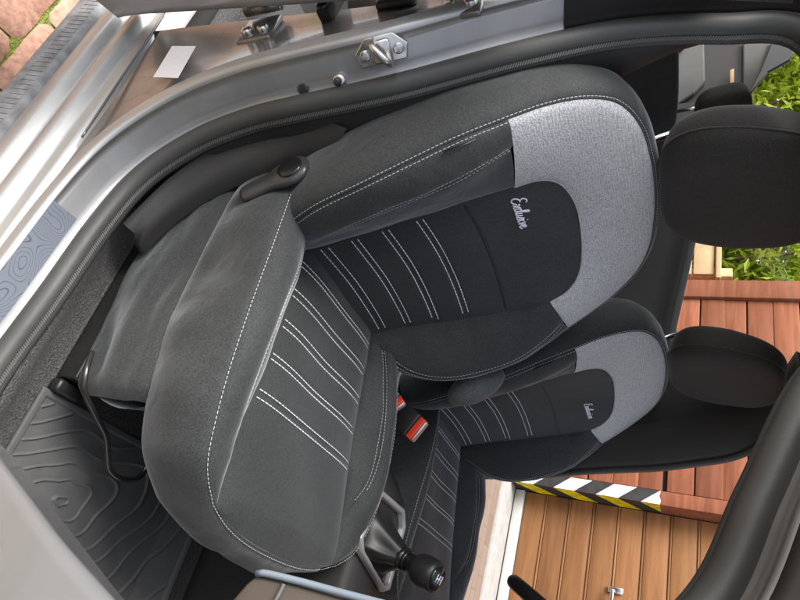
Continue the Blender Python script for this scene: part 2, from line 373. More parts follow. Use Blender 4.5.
# ------------------------------------------------------------------ garage across the drive
gar = empty('garage', (-.8, 4.2, GZ), 'timber garage with orange brown board door and red brown wall across the drive', 'garage')
def gpart(o): o.location = o.location - Vector((-.8, 4.2, GZ)); return o
for i in range(15):
    z = -.29 + i * .1755
    o = box('board', (-2.47, 4.2, z), (-.852, 4.235, z + .170), M['cedar'], gar, .006); gpart(o)
    o.rotation_euler = (rng.uniform(-.004, .004), 0, 0)
gpart(box('corner_trim', (-2.64, 4.165, GZ), (-2.472, 4.30, 2.4), M['cedar'], gar, .006))
gpart(box('side_wall', (-2.60, 4.302, GZ), (-2.50, 8.5, 2.4), M['cedar'], gar, .004))
gpart(box('backing_wall', (-2.47, 4.24, GZ), (-.86, 4.30, 2.35), M['film'], gar, 0))
gpart(box('door_post', (-.850, 4.196, GZ), (-.752, 4.44, 2.4), M['cedar'], gar, .003))
lean_t = tape('hazard_tape_white_black', (.8, .8, .78), (.03, .03, .03), 'X', .305, 1.25, -.752)
lean_y = tape('hazard_tape_yellow_black', (.82, .66, .0), (.03, .03, .03), 'Y', .305, -.75, 4.196)
t1 = obj('hazard_tape', [(-.849, 4.1945, GZ + .02), (-.7535, 4.1945, GZ + .02), (-.7535, 4.1945, .735), (-.78, 4.1945, .742), (-.81, 4.1945, .728), (-.849, 4.1945, .738)], [(0, 1, 2, 3, 4, 5)], lean_t, gar, False); gpart(t1)
t2 = obj('hazard_tape', [(-.7505, 4.1955, GZ + .02), (-.7505, 4.40, GZ + .02), (-.7505, 4.40, .74), (-.7505, 4.1955, .735)], [(0, 1, 2, 3)], lean_y, gar, False); gpart(t2)
t1['label'] = 'white and black striped hazard tape'; t2['label'] = 'yellow and black striped hazard tape'
gd = gpart(box('garage_door', (-.750, 4.43, GZ + .09), (2.6, 4.46, 2.3), M['film'], gar, 0))
for i in range(13):
    z = -.205 + i * .1765 - .035
    o = box('board', (-.745, 4.395, z), (2.6, 4.428, z + .158), M['oak'], gd, .004)
    o2 = box('bead', (-.745, 4.388, z + .160), (2.6, 4.428, z + .1745), M['oak'], gd, .005)
h = box('handle', (-.17, 4.33, .45), (-.05, 4.35, .475), M['chrome'], gd, .006)
box('handle_plate', (-.19, 4.372, .43), (-.15, 4.386, .53), M['chrome'], gd, .004)
gpart(box('bottom_rail', (-.745, 4.36, GZ + .012), (2.6, 4.44, GZ + .085), M['white_paint'], gar, .006))
gpart(box('threshold', (-.95, 4.02, GZ - .05), (2.7, 4.355, GZ + .010), M['concrete'], gar, .006))
gpart(box('roof', (-2.9, 3.95, 2.4), (2.9, 8.6, 2.5), M['film'], gar, .01))
# ------------------------------------------------------------------ pale timber bench and bushes beyond the garage
bn = empty('timber_planter', (-4.0, 5.4, GZ), 'pale timber planter standing by the bushes beyond the garage corner', 'planter')
c0 = on(712, 262, 1, 5.4)
for k in range(6):
    o = box('plank', (-.50, -.3, .2 + k * .2), (.42, -.27, .385 + k * .2), M['pine'], bn, .006)
for xx in (-.45, .37):
    box('post', (xx - .05, -.265, 0), (xx + .05, -.19, 1.55), M['pine'], bn, .006)
box('top_rail', (-.56, -.33, 1.40), (.48, .05, 1.45), M['pine'], bn, .006)
bn.location = (c0[0] - .05, 5.4, GZ)
def bush(name, loc, rx, ry, rz, nleaf, label, seed):
    r = np.random.default_rng(seed)
    e = empty(name, loc, label, 'bush', 'bushes beyond the garage')
    V, F = [], []
    lobes = [(r.uniform(-.6, .6) * rx, r.uniform(-.6, .6) * ry, r.uniform(.25, .9) * rz, r.uniform(.35, .6)) for _ in range(14)]
    for _ in range(nleaf):
        lx, ly, lz, lr = lobes[r.integers(14)]
        d = r.normal(size=3); d /= np.linalg.norm(d); q = r.uniform(.45, 1) ** .5
        c = np.array([lx + d[0] * rx * lr * q, ly + d[1] * ry * lr * q, max(.02, lz + d[2] * rz * .45 * lr * q)])
        a = r.normal(size=3); a /= np.linalg.norm(a); b_ = np.cross(a, r.normal(size=3)); b_ /= np.linalg.norm(b_)
        L_ = r.uniform(.05, .10); W_ = L_ * .32; o = len(V)
        cn = np.cross(a, b_) * W_ * .4
        V += [c - a * L_, c + b_ * W_ + cn, c + a * L_, c - b_ * W_ + cn]; F += [(o, o + 1, o + 2), (o, o + 2, o + 3)]
    obj('foliage', V, F, M['leaf'], e, False, 'stuff')
    for k in range(4):
        a = k * 1.6; p = cr([(0.05 * math.cos(a), .05 * math.sin(a), 0), (.15 * rx * math.cos(a), .15 * ry * math.sin(a), rz * .35), (.4 * rx * math.cos(a), .4 * ry * math.sin(a), rz * .75)], 10)
        tubeobj('stem', p, np.linspace(.04, .012, 10), M['bark'], e, 7)
bush('hedge_bush', (-4.5, 6.6, GZ), 1.7, 1.2, 3.4, 9000, 'tall bright green bush directly behind the garage side wall', 1)
bush('hedge_bush', (-6.4, 6.0, GZ), 1.6, 1.3, 3.6, 9000, 'tall bright green bush between two other bushes beyond the drive', 2)
bush('hedge_bush', (-8.3, 6.2, GZ), 1.8, 1.4, 3.3, 9000, 'tall bright green bush farthest from the garage wall', 3)

# ------------------------------------------------------------------ the car
car = empty('car', (0, .8, GZ), 'silver car with dark cabin, seen through its open front passenger door', 'car')
CO = Vector((0, .8, GZ))
def cp(o): o.location = o.location - CO; return o
def cbox(name, a, b, m, bv=.006, par=None):
    o = box(name, a, b, m, par or car, bv)
    return o if par else cp(o)
# aperture line of the near front door (rubber seal bead)
bead_px = [(0, 385), (60, 300), (110, 228), (150, 183), (200, 150), (250, 130), (300, 118), (400, 97), (520, 65), (620, 44), (720, 39), (800, 48)]
ap = [onside(*p, .08) for p in bead_px]
ap += [np.array(p) for p in ((-.085, .235, 1.125), (-.03, .25, 1.185), (.07, .25, 1.175), (.17, .232, 1.115))]
ap += [onside(800, 380, .08), onside(745, 490, .08), onside(690, 600, .08)]
ap += [np.array(p) for p in ((.60, .13, .86), (.68, .095, .74), (.695, .08, .60), (.665, .08, .42), (.615, .08, .24), (.56, .08, .12), (.50, .08, .066))]
NP = 260
path = cr(ap, NP, True)
T = np.roll(path, -1, 0) - np.roll(path, 1, 0); T /= np.linalg.norm(T, axis=1, keepdims=True)
OUT = np.tile(np.array([0, -1., 0]), (NP, 1)); OUT -= (OUT * T).sum(1, keepdims=True) * T; OUT /= np.linalg.norm(OUT, axis=1, keepdims=True)
AW = np.cross(T, OUT); cen = path.mean(0)
if ((path - cen) * AW).sum() < 0: AW = -AW
AW = sum(np.roll(AW, k_, 0) for k_ in range(-5, 6)); AW /= np.linalg.norm(AW, axis=1, keepdims=True)
def sweep(name, prof, m, a=0, b=NP, close=True, parent=car):
    """prof: list of (away from opening, outboard) offsets swept round the door aperture"""
    idx = np.arange(a, b) % NP
    G = np.stack([path[idx] + o * AW[idx] + q * OUT[idx] for o, q in prof], 0)
    V = G.reshape(-1, 3); n = len(idx)
    F = gridfaces(len(prof), n, 0, close)
    c = (gnormals(G) * (OUT[idx] - AW[idx])[None]).sum()
    if c < 0: F = [f[::-1] for f in F]
    o = obj(name, V, F, m, parent); return cp(o) if parent is car else o
def arc(cx, cy, r, a0, a1, n): return [(cx + r * math.cos(R(a)), cy + r * math.sin(R(a))) for a in np.linspace(a0, a1, n)]
seal = sweep('door_seal', arc(.014, .012, .018, 200, -15, 16) + [(.033, .006)], M['rubber'])
bead = sweep('seal_lip', arc(-.001, .000, .0075, 330, 60, 10), M['rubber'], parent=seal)
# ribs on the lip
V, F = [], []
for k in range(0, 900):
    t = k / 900 * NP; i = int(t); f = t - i; j = (i + 1) % NP
    if path[i][0] > .2 and path[i][2] > .2: continue
    c = path[i] * (1 - f) + path[j] * f - AW[i] * .0058 + OUT[i] * .0052
    o = len(V); tt, aw, ou = T[i], AW[i], OUT[i]; dn = (-aw + ou) / 1.414; sd_ = (aw + ou) / 1.414
    for sx in (-1, 1):
        for q, hh in ((-.0068, -.0016), (-.003, .0017), (.003, .0017), (.0068, -.0016)):
            V.append(c + tt * sx * .0011 + tt * q * .6 + sd_ * q + dn * hh)
    F += [(o, o + 1, o + 2, o + 3), (o + 4, o + 7, o + 6, o + 5), (o, o + 4, o + 5, o + 1), (o + 1, o + 5, o + 6, o + 2), (o + 2, o + 6, o + 7, o + 3)]
obj('seal_rib', V, F, M['rubber'], seal, False, 'stuff')
dep = np.clip((path[:, 2] - .10) / .15, .06, 1) * np.clip((1.0 - path[:, 2]) / .35, .12, 1)
G = np.array([[path[k] + o * AW[k] + q * dep[k] * OUT[k] for k in list(range(NP)) + [0]] for o, q in ((-.004, -.003), (-.004, -.02), (.000, -.06), (.012, -.13), (.03, -.20))])
cp(obj('inner_trim', G.reshape(-1, 3), gridfaces(5, NP + 1), M['plastic_soft'], car))
frame = sweep('door_frame', [(.020, .004), (.026, .016), (.030, .020), (.0335, .023), (.036, .028), (.0375, .036)] +
      [(.0385, .05), (.040, .066), (.0415, .078)] + arc(.0515, .078, .010, 180, 90, 7) + [(.058, .089), (.066, .089)], M['paint'])
# outer pillar face behind the aperture and rocker below
def yF(z): return -.012 + max(lean(z), .085 * max(z, 0))
# B-pillar outer face: from the frame lip back to the rear door gap
ii = [k for k in range(NP) if path[k][0] < .12 and .02 < path[k][2] < 1.06 and path[k][0] > -.3]
ii = sorted(ii, key=lambda k: path[k][2])
def face_rows(sel, xb, nx):
    G = []
    for k in sel:
        p = path[k] + .064 * AW[k] + .089 * OUT[k]; row = []
        for t in np.linspace(0, 1, nx):
            x = p[0] * (1 - t) + xb * t
            row.append((x, p[1] * (1 - t) + (yF(p[2])) * t + .004 * math.sin(math.pi * t), p[2]))
        G.append(row)
    return np.array(G)
lo = [k for k in ii if (path[k] + .064 * AW[k])[2] > -.03]
G = face_rows(lo, -.285, 12)
pil = cp(gridobj('pillar_face', G, M['paint_dark'], car, (0, -1, 0)))
# strip of the pillar that turns inboard behind
Gb = np.array([[(-.285, yF(z), z), (-.292, yF(z) + .008, z), (-.30, yF(z) + .03, z), (-.305, yF(z) + .03 + .11 * max(0, min(1, (.8 - z) / .2)), z)] for z in np.linspace(-.03, 1.06, 30)])
cp(gridobj('pillar_return', Gb, M['paint_dark'], car, (-1, -.3, 0)))
# raised seam on the pillar face
sp = [on(*p, 1, -.016) for p in ((82, 137), (100, 110), (125, 72), (150, 36), (165, 12))]
o = tubeobj('sealant_bead', cr(sp, 30), .0022, M['paint_dark'], car); cp(o)
# dark film on the upper pillar
sel = [k for k in range(NP) if path[k][2] > .765 and path[k][0] < .0]
sweep('pillar_film', [(.034, .016), (.031, .0235), (.033, .028), (.0345, .036), (.036, .05), (.0375, .066), (.039, .080), (.045, .0895), (.052, .0915), (.066, .0915), (.10, .088), (.13, .07)], M['film'], sel[0], sel[-1], close=False)
# rocker: extruded along x
rp = [(.03, .002), (-.008, -.004), (-.014, -.012), (-.016, -.026)] + [(-.020, -.030), (-.030, -.034), (-.037, -.042), (-.040, -.054), (-.038, -.064), (-.032, -.069), (-.031, -.074),
      (-.036, -.078), (-.048, -.083), (-.055, -.094), (-.057, -.112), (-.055, -.124), (-.050, -.128)]
xs = np.linspace(-1.9, .75, 40)
G = np.array([[(x, y, z) for y, z in rp] for x in xs])
cp(gridobj('rocker', G, M['paint'], car, (0, -1, .5)))
rp2 = [(-.046, -.127), (-.060, -.129), (-.064, -.133), (-.072, -.16), (-.078, -.185), (-.076, -.192), (-.06, -.2), (-.0, -.215), (.2, -.22)]
G = np.array([[(x, y, z) for y, z in rp2] for x in np.linspace(-1.9, .75, 300)])
sk = cp(gridobj('sill_cladding', G, M['dusty'], car, (0, -1, 0)))
V, F = [], []
for x in np.arange(-.62, .3, .0125):
    o = len(V)
    for xx in (x, x + .006):
        for y, z in ((-.063, -.136), (-.0665, -.137), (-.0745, -.166), (-.073, -.168)): V.append((xx, y, z))
    F += gridfaces(2, 4, o); F += [(o, o + 1, o + 2, o + 3), (o + 4, o + 7, o + 6, o + 5)]
obj('cladding_rib', V, F, M['dusty'], sk, False, 'stuff')
# underbody so that no light leaks from below
cbox('floor_pan', (-1.95, .0, -.20), (1.2, 1.60, -.06), M['plastic_soft'], .01)
# hinge pillar (front edge of the door opening)
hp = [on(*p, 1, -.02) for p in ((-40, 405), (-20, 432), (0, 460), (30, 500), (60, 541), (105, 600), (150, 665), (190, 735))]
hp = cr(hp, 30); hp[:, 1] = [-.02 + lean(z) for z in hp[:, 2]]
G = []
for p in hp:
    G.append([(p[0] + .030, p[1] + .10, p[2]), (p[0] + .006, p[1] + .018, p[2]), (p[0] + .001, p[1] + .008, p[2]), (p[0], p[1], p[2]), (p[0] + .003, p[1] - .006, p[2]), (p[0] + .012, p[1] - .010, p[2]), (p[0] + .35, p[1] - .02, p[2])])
cp(gridobj('hinge_pillar', np.array(G), M['paint_lit'], car, (-.5, -1, 0)))
# front door, swung open beside the camera
G = []
fdd = np.array([-.10, -.995, 0]); fdn = np.array([-.995, .10, 0])
for z in np.linspace(-.08, .66, 12):
    r0 = np.array([.83, -.03 + lean(z), z])
    G.append([r0 + fdd * d + fdn * t for d, t in ((.0, .0), (.0, .05), (.02, .07), (.5, .075), (.98, .07), (1.0, .05), (1.0, .0))])
fdo = cp(gridobj('front_door', np.array(G), M['paint'], car, (-1, 0, 0)))
G = []
for z in np.linspace(-.03, .64, 8):
    r0 = np.array([.83, -.03 + lean(z), z]); G.append([r0 + fdd * d + fdn * t for d, t in ((.06, .078), (.08, .10), (.5, .11), (.9, .10), (.94, .078))])
gridobj('door_card', np.array(G), M['plastic_soft'], fdo, (-1, 0, 0))
tubeobj('window_frame', cr([np.array([.83, .0, .66]) + fdd * d + np.array([0, 0, z]) + np.array([0, .10 * z, 0]) for d, z in ((.02, .0), (.30, .30), (.55, .46), (.85, .47), (.95, .36), (.98, .0))], 40), .022, M['film'], fdo)
sweep('windscreen_pillar_cover', [(.034, .020), (.038, .034), (.041, .05), (.043, .08), (.049, .092), (.056, .0955), (.08, .097), (.13, .10), (.19, .085)], M['film'],
      *(lambda a: (a[0], a[-1]))([k for k in range(NP) if path[k][2] > .80 and path[k][0] > .12]), close=False)
# scuff plate with printed contour lines, on the sill band
def bandpt(k, q, lift=.0008):      # point on the aperture band, q in 0..1 from inner to outer edge
    o = .0375 + .004 * q; out = .036 + .042 * q
    return path[k] + (o - lift) * AW[k] + out * OUT[k]
ks = [k for k in range(NP) if path[k][0] > .02 and path[k][2] < .12 and path[k][0] < .55]
ks = sorted(ks, key=lambda k: -path[k][0])
k0 = [k for k in ks if .135 < path[k][0] < .47]
G = np.array([[bandpt(k, q) for q in np.linspace(-.05, 1.02, 8)] for k in k0])
cp(gridobj('scuff_plate', G, M['topo'], car, (0, -.2, 1)))
# paper label on the pillar foot
def onF(px, py, lift=.002):
    y = -.012
    for _ in range(8): p = on(px, py, 1, y - lift); y = yF(p[2]) + .002
    return p
lb = [on(*p, 1, -.0165) for p in ((153, 77), (172, 46), (196, 46), (178, 78))]
cp(obj('paper_label', lb, [(0, 1, 2, 3)], M['white_label'], car, False))
# small screws, plug, striker
def disc(name, c, n, r, hgt, m, par=None, seg=20, dome=.4):
    c = np.array(c); n = np.array(n, float); n /= np.linalg.norm(n); a = np.cross(n, (0, 0, 1)); a /= np.linalg.norm(a); b_ = np.cross(n, a)
    V = []; rows = [(1, 0), (1, .6), (.85, .92), (.5, 1), (.001, 1)]
    for rr, hh in rows:
        for k in range(seg):
            an = 2 * math.pi * k / seg; V.append(c + r * rr * (math.cos(an) * a + math.sin(an) * b_) + n * hgt * hh)
    o = obj(name, V, gridfaces(5, seg, 0, True), m, par or car)
    return o if par else cp(o)
def bandpix(px, py):               # nearest point of the aperture band to a pixel
    best = None
    for k in range(NP):
        for q in np.linspace(-.2, 1.2, 15):
            p = bandpt(k, q, 0); c = CR.T @ (p - CC)
            if c[2] < .1: continue
            e = (400 + CF * c[1] / c[2] - px) ** 2 + (300 + CF * c[0] / c[2] - py) ** 2
            if best is None or e < best[0]: best = (e, p, k)
    return best[1], best[2]
p, k = bandpix(385, 50); nb = -AW[k] * .9 + OUT[k] * .25; nb /= np.linalg.norm(nb); up = T[k] * (1 if T[k][2] > 0 else -1); lat = np.cross(nb, up)
st = empty('striker', (0, 0, 0), '', ''); del st['label']; del st['category']; st.parent = car; st.location = -CO
def L3(a, b_, c): return p + a * up + b_ * lat + c * nb
def slab(name, pts, h0, h1, m, par, bv=.002):
    n = len(pts); V = [L3(a, b_, h0) for a, b_ in pts] + [L3(a, b_, h1) for a, b_ in pts]
    F = [tuple(range(n))[::-1], tuple(range(n, 2 * n))] + [(i, (i + 1) % n, n + (i + 1) % n, n + i) for i in range(n)]
    o = obj(name, V, F, m, par); bevel(o, bv); return o
slab('striker_plate', [(-.036, -.020), (-.042, .002), (-.022, .022), (.022, .022), (.042, .002), (.036, -.020)], .0, .005, M['metal'], st)
tubeobj('striker_loop', cr([L3(-.008, .016, .004), L3(-.009, .016, .03), L3(0, .004, .038), L3(.009, -.010, .036), L3(.010, -.018, .02), L3(.010, -.018, .004)], 24), .0055, M['metal'], st)
slab('striker_bridge', [(-.014, -.016), (-.014, .018), (.016, .018), (.016, -.018)], .005, .016, M['metal'], st, .004)
for s_ in (-.026, .026):
    disc('striker_screw', L3(s_, -.002, .005), nb, .0085, .004, M['metal'], st)
disc('marker_cap', L3(-.012, .014, .016), nb, .0045, .006, M['teal'], st)
for px, py, r_, h_, m in ((338, 86, .011, .012, 'metal'), (302, 94, .010, .004, 'lever')):
    p2, k2 = bandpix(px, py); n2 = -AW[k2] * .8 + OUT[k2] * .5
    dd = disc('bump_stop' if r_ > .0105 else 'plug', p2, n2, r_, h_, M[m])
    if r_ > .0105: disc('stud', p2 + n2 * h_ * .9, n2, .006, .014, M['lever'], dd)
# rear door, open, with its hinges on the pillar
def hinge(px, py):
    c = onF(px, py, .0); e = empty('rear_door_hinge', (0, 0, 0), '', ''); del e['label']; del e['category']; e.parent = car; e.location = -CO
    x, y, z = c
    b1 = box('hinge_leaf', (x - .03, y - .012, z - .036), (x + .034, y - .001, z + .036), M['paint_dark'], e, .004)
    tubeobj('hinge_knuckle', [(x - .038, y - .024, z - .036), (x - .038, y - .024, z + .036)], .011, M['paint_dark'], e, 14)
    box('hinge_arm', (x - .048, y - .05, z - .028), (x - .030, y - .026, z + .028), M['paint_dark'], e, .004)
    for dz in (-.017, .017):
        disc('hinge_bolt', (x + .012, y - .012, z + dz), (0, -1, 0), .010, .009, M['metal'], e, 6)
hinge(262, 33); hinge(464, 8)
p = onF(332, 20, 0); cbox('check_strap', (p[0] - .06, p[1] - .03, p[2] - .011), (p[0] + .018, p[1] - .002, p[2] + .011), M['film'], .004)
disc('strap_bolt', (p[0] + .006, p[1] - .03, p[2]), (0, -1, 0), .011, .006, M['gloss'])
p = onF(398, 8, 0); cbox('wiring_gaiter', (p[0] - .05, p[1] - .022, p[2] - .035), (p[0] + .012, p[1] - .001, p[2] + .04), M['plastic'], .01)
# open rear door slab: its front (hinge) edge is what shows
dd = np.array([-.30, -.954, 0.])
dn = np.array([.954, -.30, 0.])
def dpt(d, t, z): # d along door outward, t across thickness
    return np.array([-.322 + .085 * max(z, 0), yF(z) - .020, z]) + dd * d + dn * t
rd_rows = []
zz = np.concatenate([np.linspace(-.055, -.03, 4), np.linspace(0, .80, 18)])
for z in zz:
    dl = max(0, (-.03 - z)) * 1.2
    prof = [(.9, .0), (.5, .0), (.1, .0), (.03, .0), (.012 + dl, .004), (.006 + dl, .016), (.008 + dl, .05), (.012 + dl, .072), (.024 + dl, .080), (.1, .082), (.5, .086), (.9, .08)]
    rd_rows.append([dpt(d, t, z) for d, t in prof])
rdoor = cp(gridobj('rear_door', np.array(rd_rows), M['paint'], car, (.5, -.3, 0)))
q = [dpt(d, .0875, z) for d, z in ((.085, .10), (.30, .10), (.30, .46), (.085, .46))]
o = obj('door_card', q, [(0, 1, 2, 3)], M['film'], rdoor, False); bevel(o, .01)
# ---- cabin: floor, roof, far side
flo = cp(obj('cabin_carpet', [(-.75, .07, 0), (1.05, .07, 0), (1.05, 1.54, 0), (-.75, 1.54, 0)], [(0, 1, 2, 3)], M['carpet'], car, False))
G = []
for x in np.linspace(-.75, 1.05, 30):
    G.append([(x, .088, .052), (x, .100, .05), (x, .118, .035), (x, .145, .012), (x, .175, .002)])
cp(gridobj('sill_carpet', np.array(G), M['carpet'], car, (0, .3, 1)))
# plastic end cap of the sill trim, at the pillar foot
kk = [onside(*p_, .10) for p_ in ((330, 122), (280, 128), (225, 150), (180, 178), (150, 205), (128, 228))]
kk = cr(kk, 24); G = []
for i_, p_ in enumerate(kk):
    t_ = i_ / 23; wd_ = .075 * min(1, (1 - t_) * 9 + .25) * min(1, .45 + t_ * 2)
    G.append([p_ + np.array([0, -.012, .0]), p_, p_ + np.array([wd_ * .25, .010, .03 * (1 - t_) + .01 * t_]), p_ + np.array([wd_ * .6, .03, .004 - .01 * t_]), p_ + np.array([wd_ * .7, .05, -.012])])
cp(gridobj('sill_end_trim', np.array(G), M['plastic_soft'], car, (.5, -1, .3)))
# roof and rails
V = []
xs = np.linspace(-1.95, .36, 24); ys = np.linspace(.17, 1.43, 16)
def roofz(x, y): return 1.285 - .05 * ((y - .8) / .63) ** 4 + .07 * max(0, (-x - .6)) - .05 * max(0, x - .1) * 2
G = np.array([[(x, y, roofz(x, y)) for y in ys] for x in xs]); cp(gridobj('headliner', G, M['headliner'], car, (0, 0, -1)))
G2 = G.copy(); G2[:, :, 2] += .035; cp(gridobj('roof', G2, M['paint'], car, (0, 0, 1)))
sweep('roof_rail', [(.064, .088), (.08, .080), (.105, .05)], M['paint'], *(lambda a: (a[0], a[-1]))([k for k in range(NP) if path[k][2] > .93]), close=False)
# far side (mirrored door line)
FY = 1.60
def far(p): return np.array([p[0], FY - p[1], p[2]])
fb = [onp for onp in ((.02, 1.52, .30), (-.005, 1.52, .45))]
fpx = [(548, 473), (580, 470), (620, 468), (660, 466), (700, 461), (730, 456), (752, 447), (772, 430), (790, 410), (800, 398)]
def onfar(px, py):
    y = 1.5
    for _ in range(12): p = on(px, py, 1, y); y = 1.52 - lean(p[2]) * 1.0
    return p
fe = cr([np.array(q) for q in fb] + [onfar(*q) for q in fpx] + [np.array((-.25, 1.395, 1.24)), ], 60)
G = []
for p in fe:
    xb = -.36 + .10 * max(0, .75 - p[2])
    xb = min(xb, p[0] - .10) if p[2] < 1.12 else p[0] - .14
    G.append([(p[0] - .006, p[1] + .05, p[2]), (p[0] - .003, p[1] + .01, p[2]), (p[0], p[1], p[2]), (p[0] - .012, p[1] - .016, p[2]), (p[0] * .75 + xb * .25, p[1] - .040, p[2]), (p[0] * .4 + xb * .6, p[1] - .045, p[2]), (xb, p[1] - .012, p[2]), (xb - .005, p[1] + .04, p[2])])
fpil = cp(gridobj('far_pillar_trim', np.array(G), M['plastic_soft'], car, (.3, -1, 0)))
fs = np.array([p + np.array([.004, .006, 0]) for p in fe]); cp(tubeobj('far_door_seal', fs, .010, M['rubber'], car))
# seat belt on the far pillar
pa = on(722, 410, 1, 1.37); pb = on(640, 415, 1, 1.40); pc = on(560, 440, 1, 1.42)
bel = cr([pa, pb, pc, pc + np.array([-.01, 0, -.35])], 30); G = []
for p in bel: G.append([p + np.array([.022, .0, 0]), p + np.array([0, -.003, 0]), p + np.array([-.022, 0, 0])])
belt = cp(gridobj('seat_belt', np.array(G), M['cloth_head'], car, (0, -1, 0)))
gp = on(745, 405, 1, 1.365)
gd_ = cp(box('belt_guide', (gp[0] - .032, gp[1] - .012, gp[2] - .05), (gp[0] + .032, gp[1] + .03, gp[2] + .035), M['gloss'], car, .01))
box('guide_slot', (gp[0] - .026, gp[1] - .018, gp[2] - .040), (gp[0] + .026, gp[1] - .0125, gp[2] - .030), M['chrome'], gd_, .003)
# far rear door: inner panel, belt strip, glass
zb = lambda x: .868 + (.045 / .34) * max(0, -.57 - x) + (.10 * max(0, -1.0 - x))
G = []
for x in np.linspace(-.24, -1.62, 30):
    t = zb(x); G.append([(x, 1.455, 0), (x, 1.435, .35), (x, 1.44, t - .08), (x, 1.455, t - .02), (x, 1.475, t - .002)])
cp(gridobj('far_rear_door', np.array(G), M['plastic_soft'], car, (0, -1, 0)))
G = []
for x in np.linspace(-.30, -1.05, 20):
    t = zb(x); G.append([(x, 1.476, t - .014), (x, 1.474, t + .002), (x, 1.482, t + .014), (x, 1.50, t + .016)])
cp(gridobj('window_ledge', np.array(G), M['headliner'], car, (0, -1, .3)))
cp(obj('rear_glass', [(-.30, 1.49, .86), (-1.64, 1.49, 1.02), (-1.5, 1.40, 1.2), (-.32, 1.40, 1.22)], [(0, 1, 2, 3)], M['glass'], car, False))
# rear corner: pale pillar trim, dark lower panel, rear quarter
def poly(name, px, y, m, th=.02, par=None):
    P = [on(a, b_, 1, y) for a, b_ in px]; n = len(P)
    V = P + [p + np.array([0, th, 0]) for p in P]
    F = [tuple(range(n)), tuple(range(n, 2 * n))[::-1]] + [(i, n + i, n + (i + 1) % n, (i + 1) % n) for i in range(n)]
    o = obj(name, V, F, m, par or car, False); bevel(o, .006)
    return o if par else cp(o)
poly('rear_corner_panel', [(560, 20), (560, 170), (655, 170), (740, 112), (752, 92), (745, 40), (700, 10)], 1.475, M['plastic_soft'], .03)
poly('rear_pillar_trim', [(674, 40), (672, 70), (668, 86), (655, 100), (640, 112), (645, 122), (670, 108), (694, 92), (705, 80), (704, 40)], 1.45, M['headliner'], .022)
poly('rear_pillar_upper_trim', [(743, 40), (743, 92), (729, 102), (729, 118), (738, 112), (752, 92), (766, 74), (772, 40)], 1.455, M['headliner'], .015)
poly('belt_slot', [(730, 70), (730, 90), (734, 88), (734, 68)], 1.45, M['pine'], .004)
poly('window_gasket', [(752, 92), (768, 72), (790, 60), (800, 40), (772, 40), (760, 70), (748, 94)], 1.44, M['gloss'], .012)
cbox('tailgate', (-2.02, .15, -.1), (-1.96, 1.45, .86), M['plastic_soft'], .02)
# dashboard end, centre stack
de = [on(a, b_, 1, .15) for a, b_ in ((246, 582), (254, 576), (263, 576), (300, 585), (340, 596), (385, 608), (430, 620))]
prof = [(p[0], p[2]) for p in de] + [(.70, de[-1][2] + .02), (1.0, de[-1][2] + .03), (1.05, .3), (.85, .35), (.68, .50)]
prof = prof + [tuple(on(a, b_, 1, .15)[[0, 2]]) for a, b_ in ((215, 622), (232, 598))]
n = len(prof); V = [(x, .15, z) for x, z in prof] + [(x + .02, .30, z) for x, z in prof] + [(x + .10, 1.45, z) for x, z in prof]
F = [tuple(range(n))] + [(i, n + i, n + (i + 1) % n, (i + 1) % n) for i in range(n)] + [(n + i, 2 * n + i, 2 * n + (i + 1) % n, n + (i + 1) % n) for i in range(n)] + [tuple(range(2 * n, 3 * n))[::-1]]
da = cp(bevel(obj('dashboard', V, F, M['dash'], car, True), .006, 3))
st_ = cr([np.array([x - .003, .1475, z + .004]) for x, z in prof[1:7]], 24)
G = np.array([[p + np.array([-.004, -.002, .003]), p + np.array([.001, -.003, .0]), p + np.array([.009, -.003, -.006])] for p in st_])
tubeobj('trim_strip', st_, .0038, M['trim_sky'], da)
sl = [on(a, b_, 1, .1475) for a, b_ in ((272, 606), (278, 596), (284, 584))]; tubeobj('panel_joint', cr(sl, 12), .002, M['headliner'], da)
# steering wheel (far side, only its lower rim shows)
sw = empty('steering_wheel', (0, 0, 0), '', ''); del sw['label']; del sw['category']; sw.parent = car; sw.location = -CO
b0 = on(516, 584, 1, 1.15); tl = np.array([math.sin(R(28)), 0, math.cos(R(28))]); scn = b0 + tl * .175
tubeobj('rim', [scn + .175 * (math.cos(a) * -tl + math.sin(a) * np.array([0, 1, 0])) for a in np.linspace(0, 2 * math.pi, 60, endpoint=False)], .0165, M['plastic'], sw, 14, True)
hubn = np.array([tl[2], 0, -tl[0]])
disc('hub', scn + hubn * .03, -hubn, .06, .03, M['plastic'], sw)
for a in (0, 2.0, -2.0):
    e_ = scn + .17 * (math.cos(a) * -tl + math.sin(a) * np.array([0, 1, 0])); tubeobj('spoke', [scn + hubn * .02, (scn + e_) / 2 + hubn * .012, e_], .013, M['plastic'], sw, 8)
tubeobj('steering_column', [scn + hubn * .03, scn + hubn * .40], .035, M['plastic'], sw, 14)
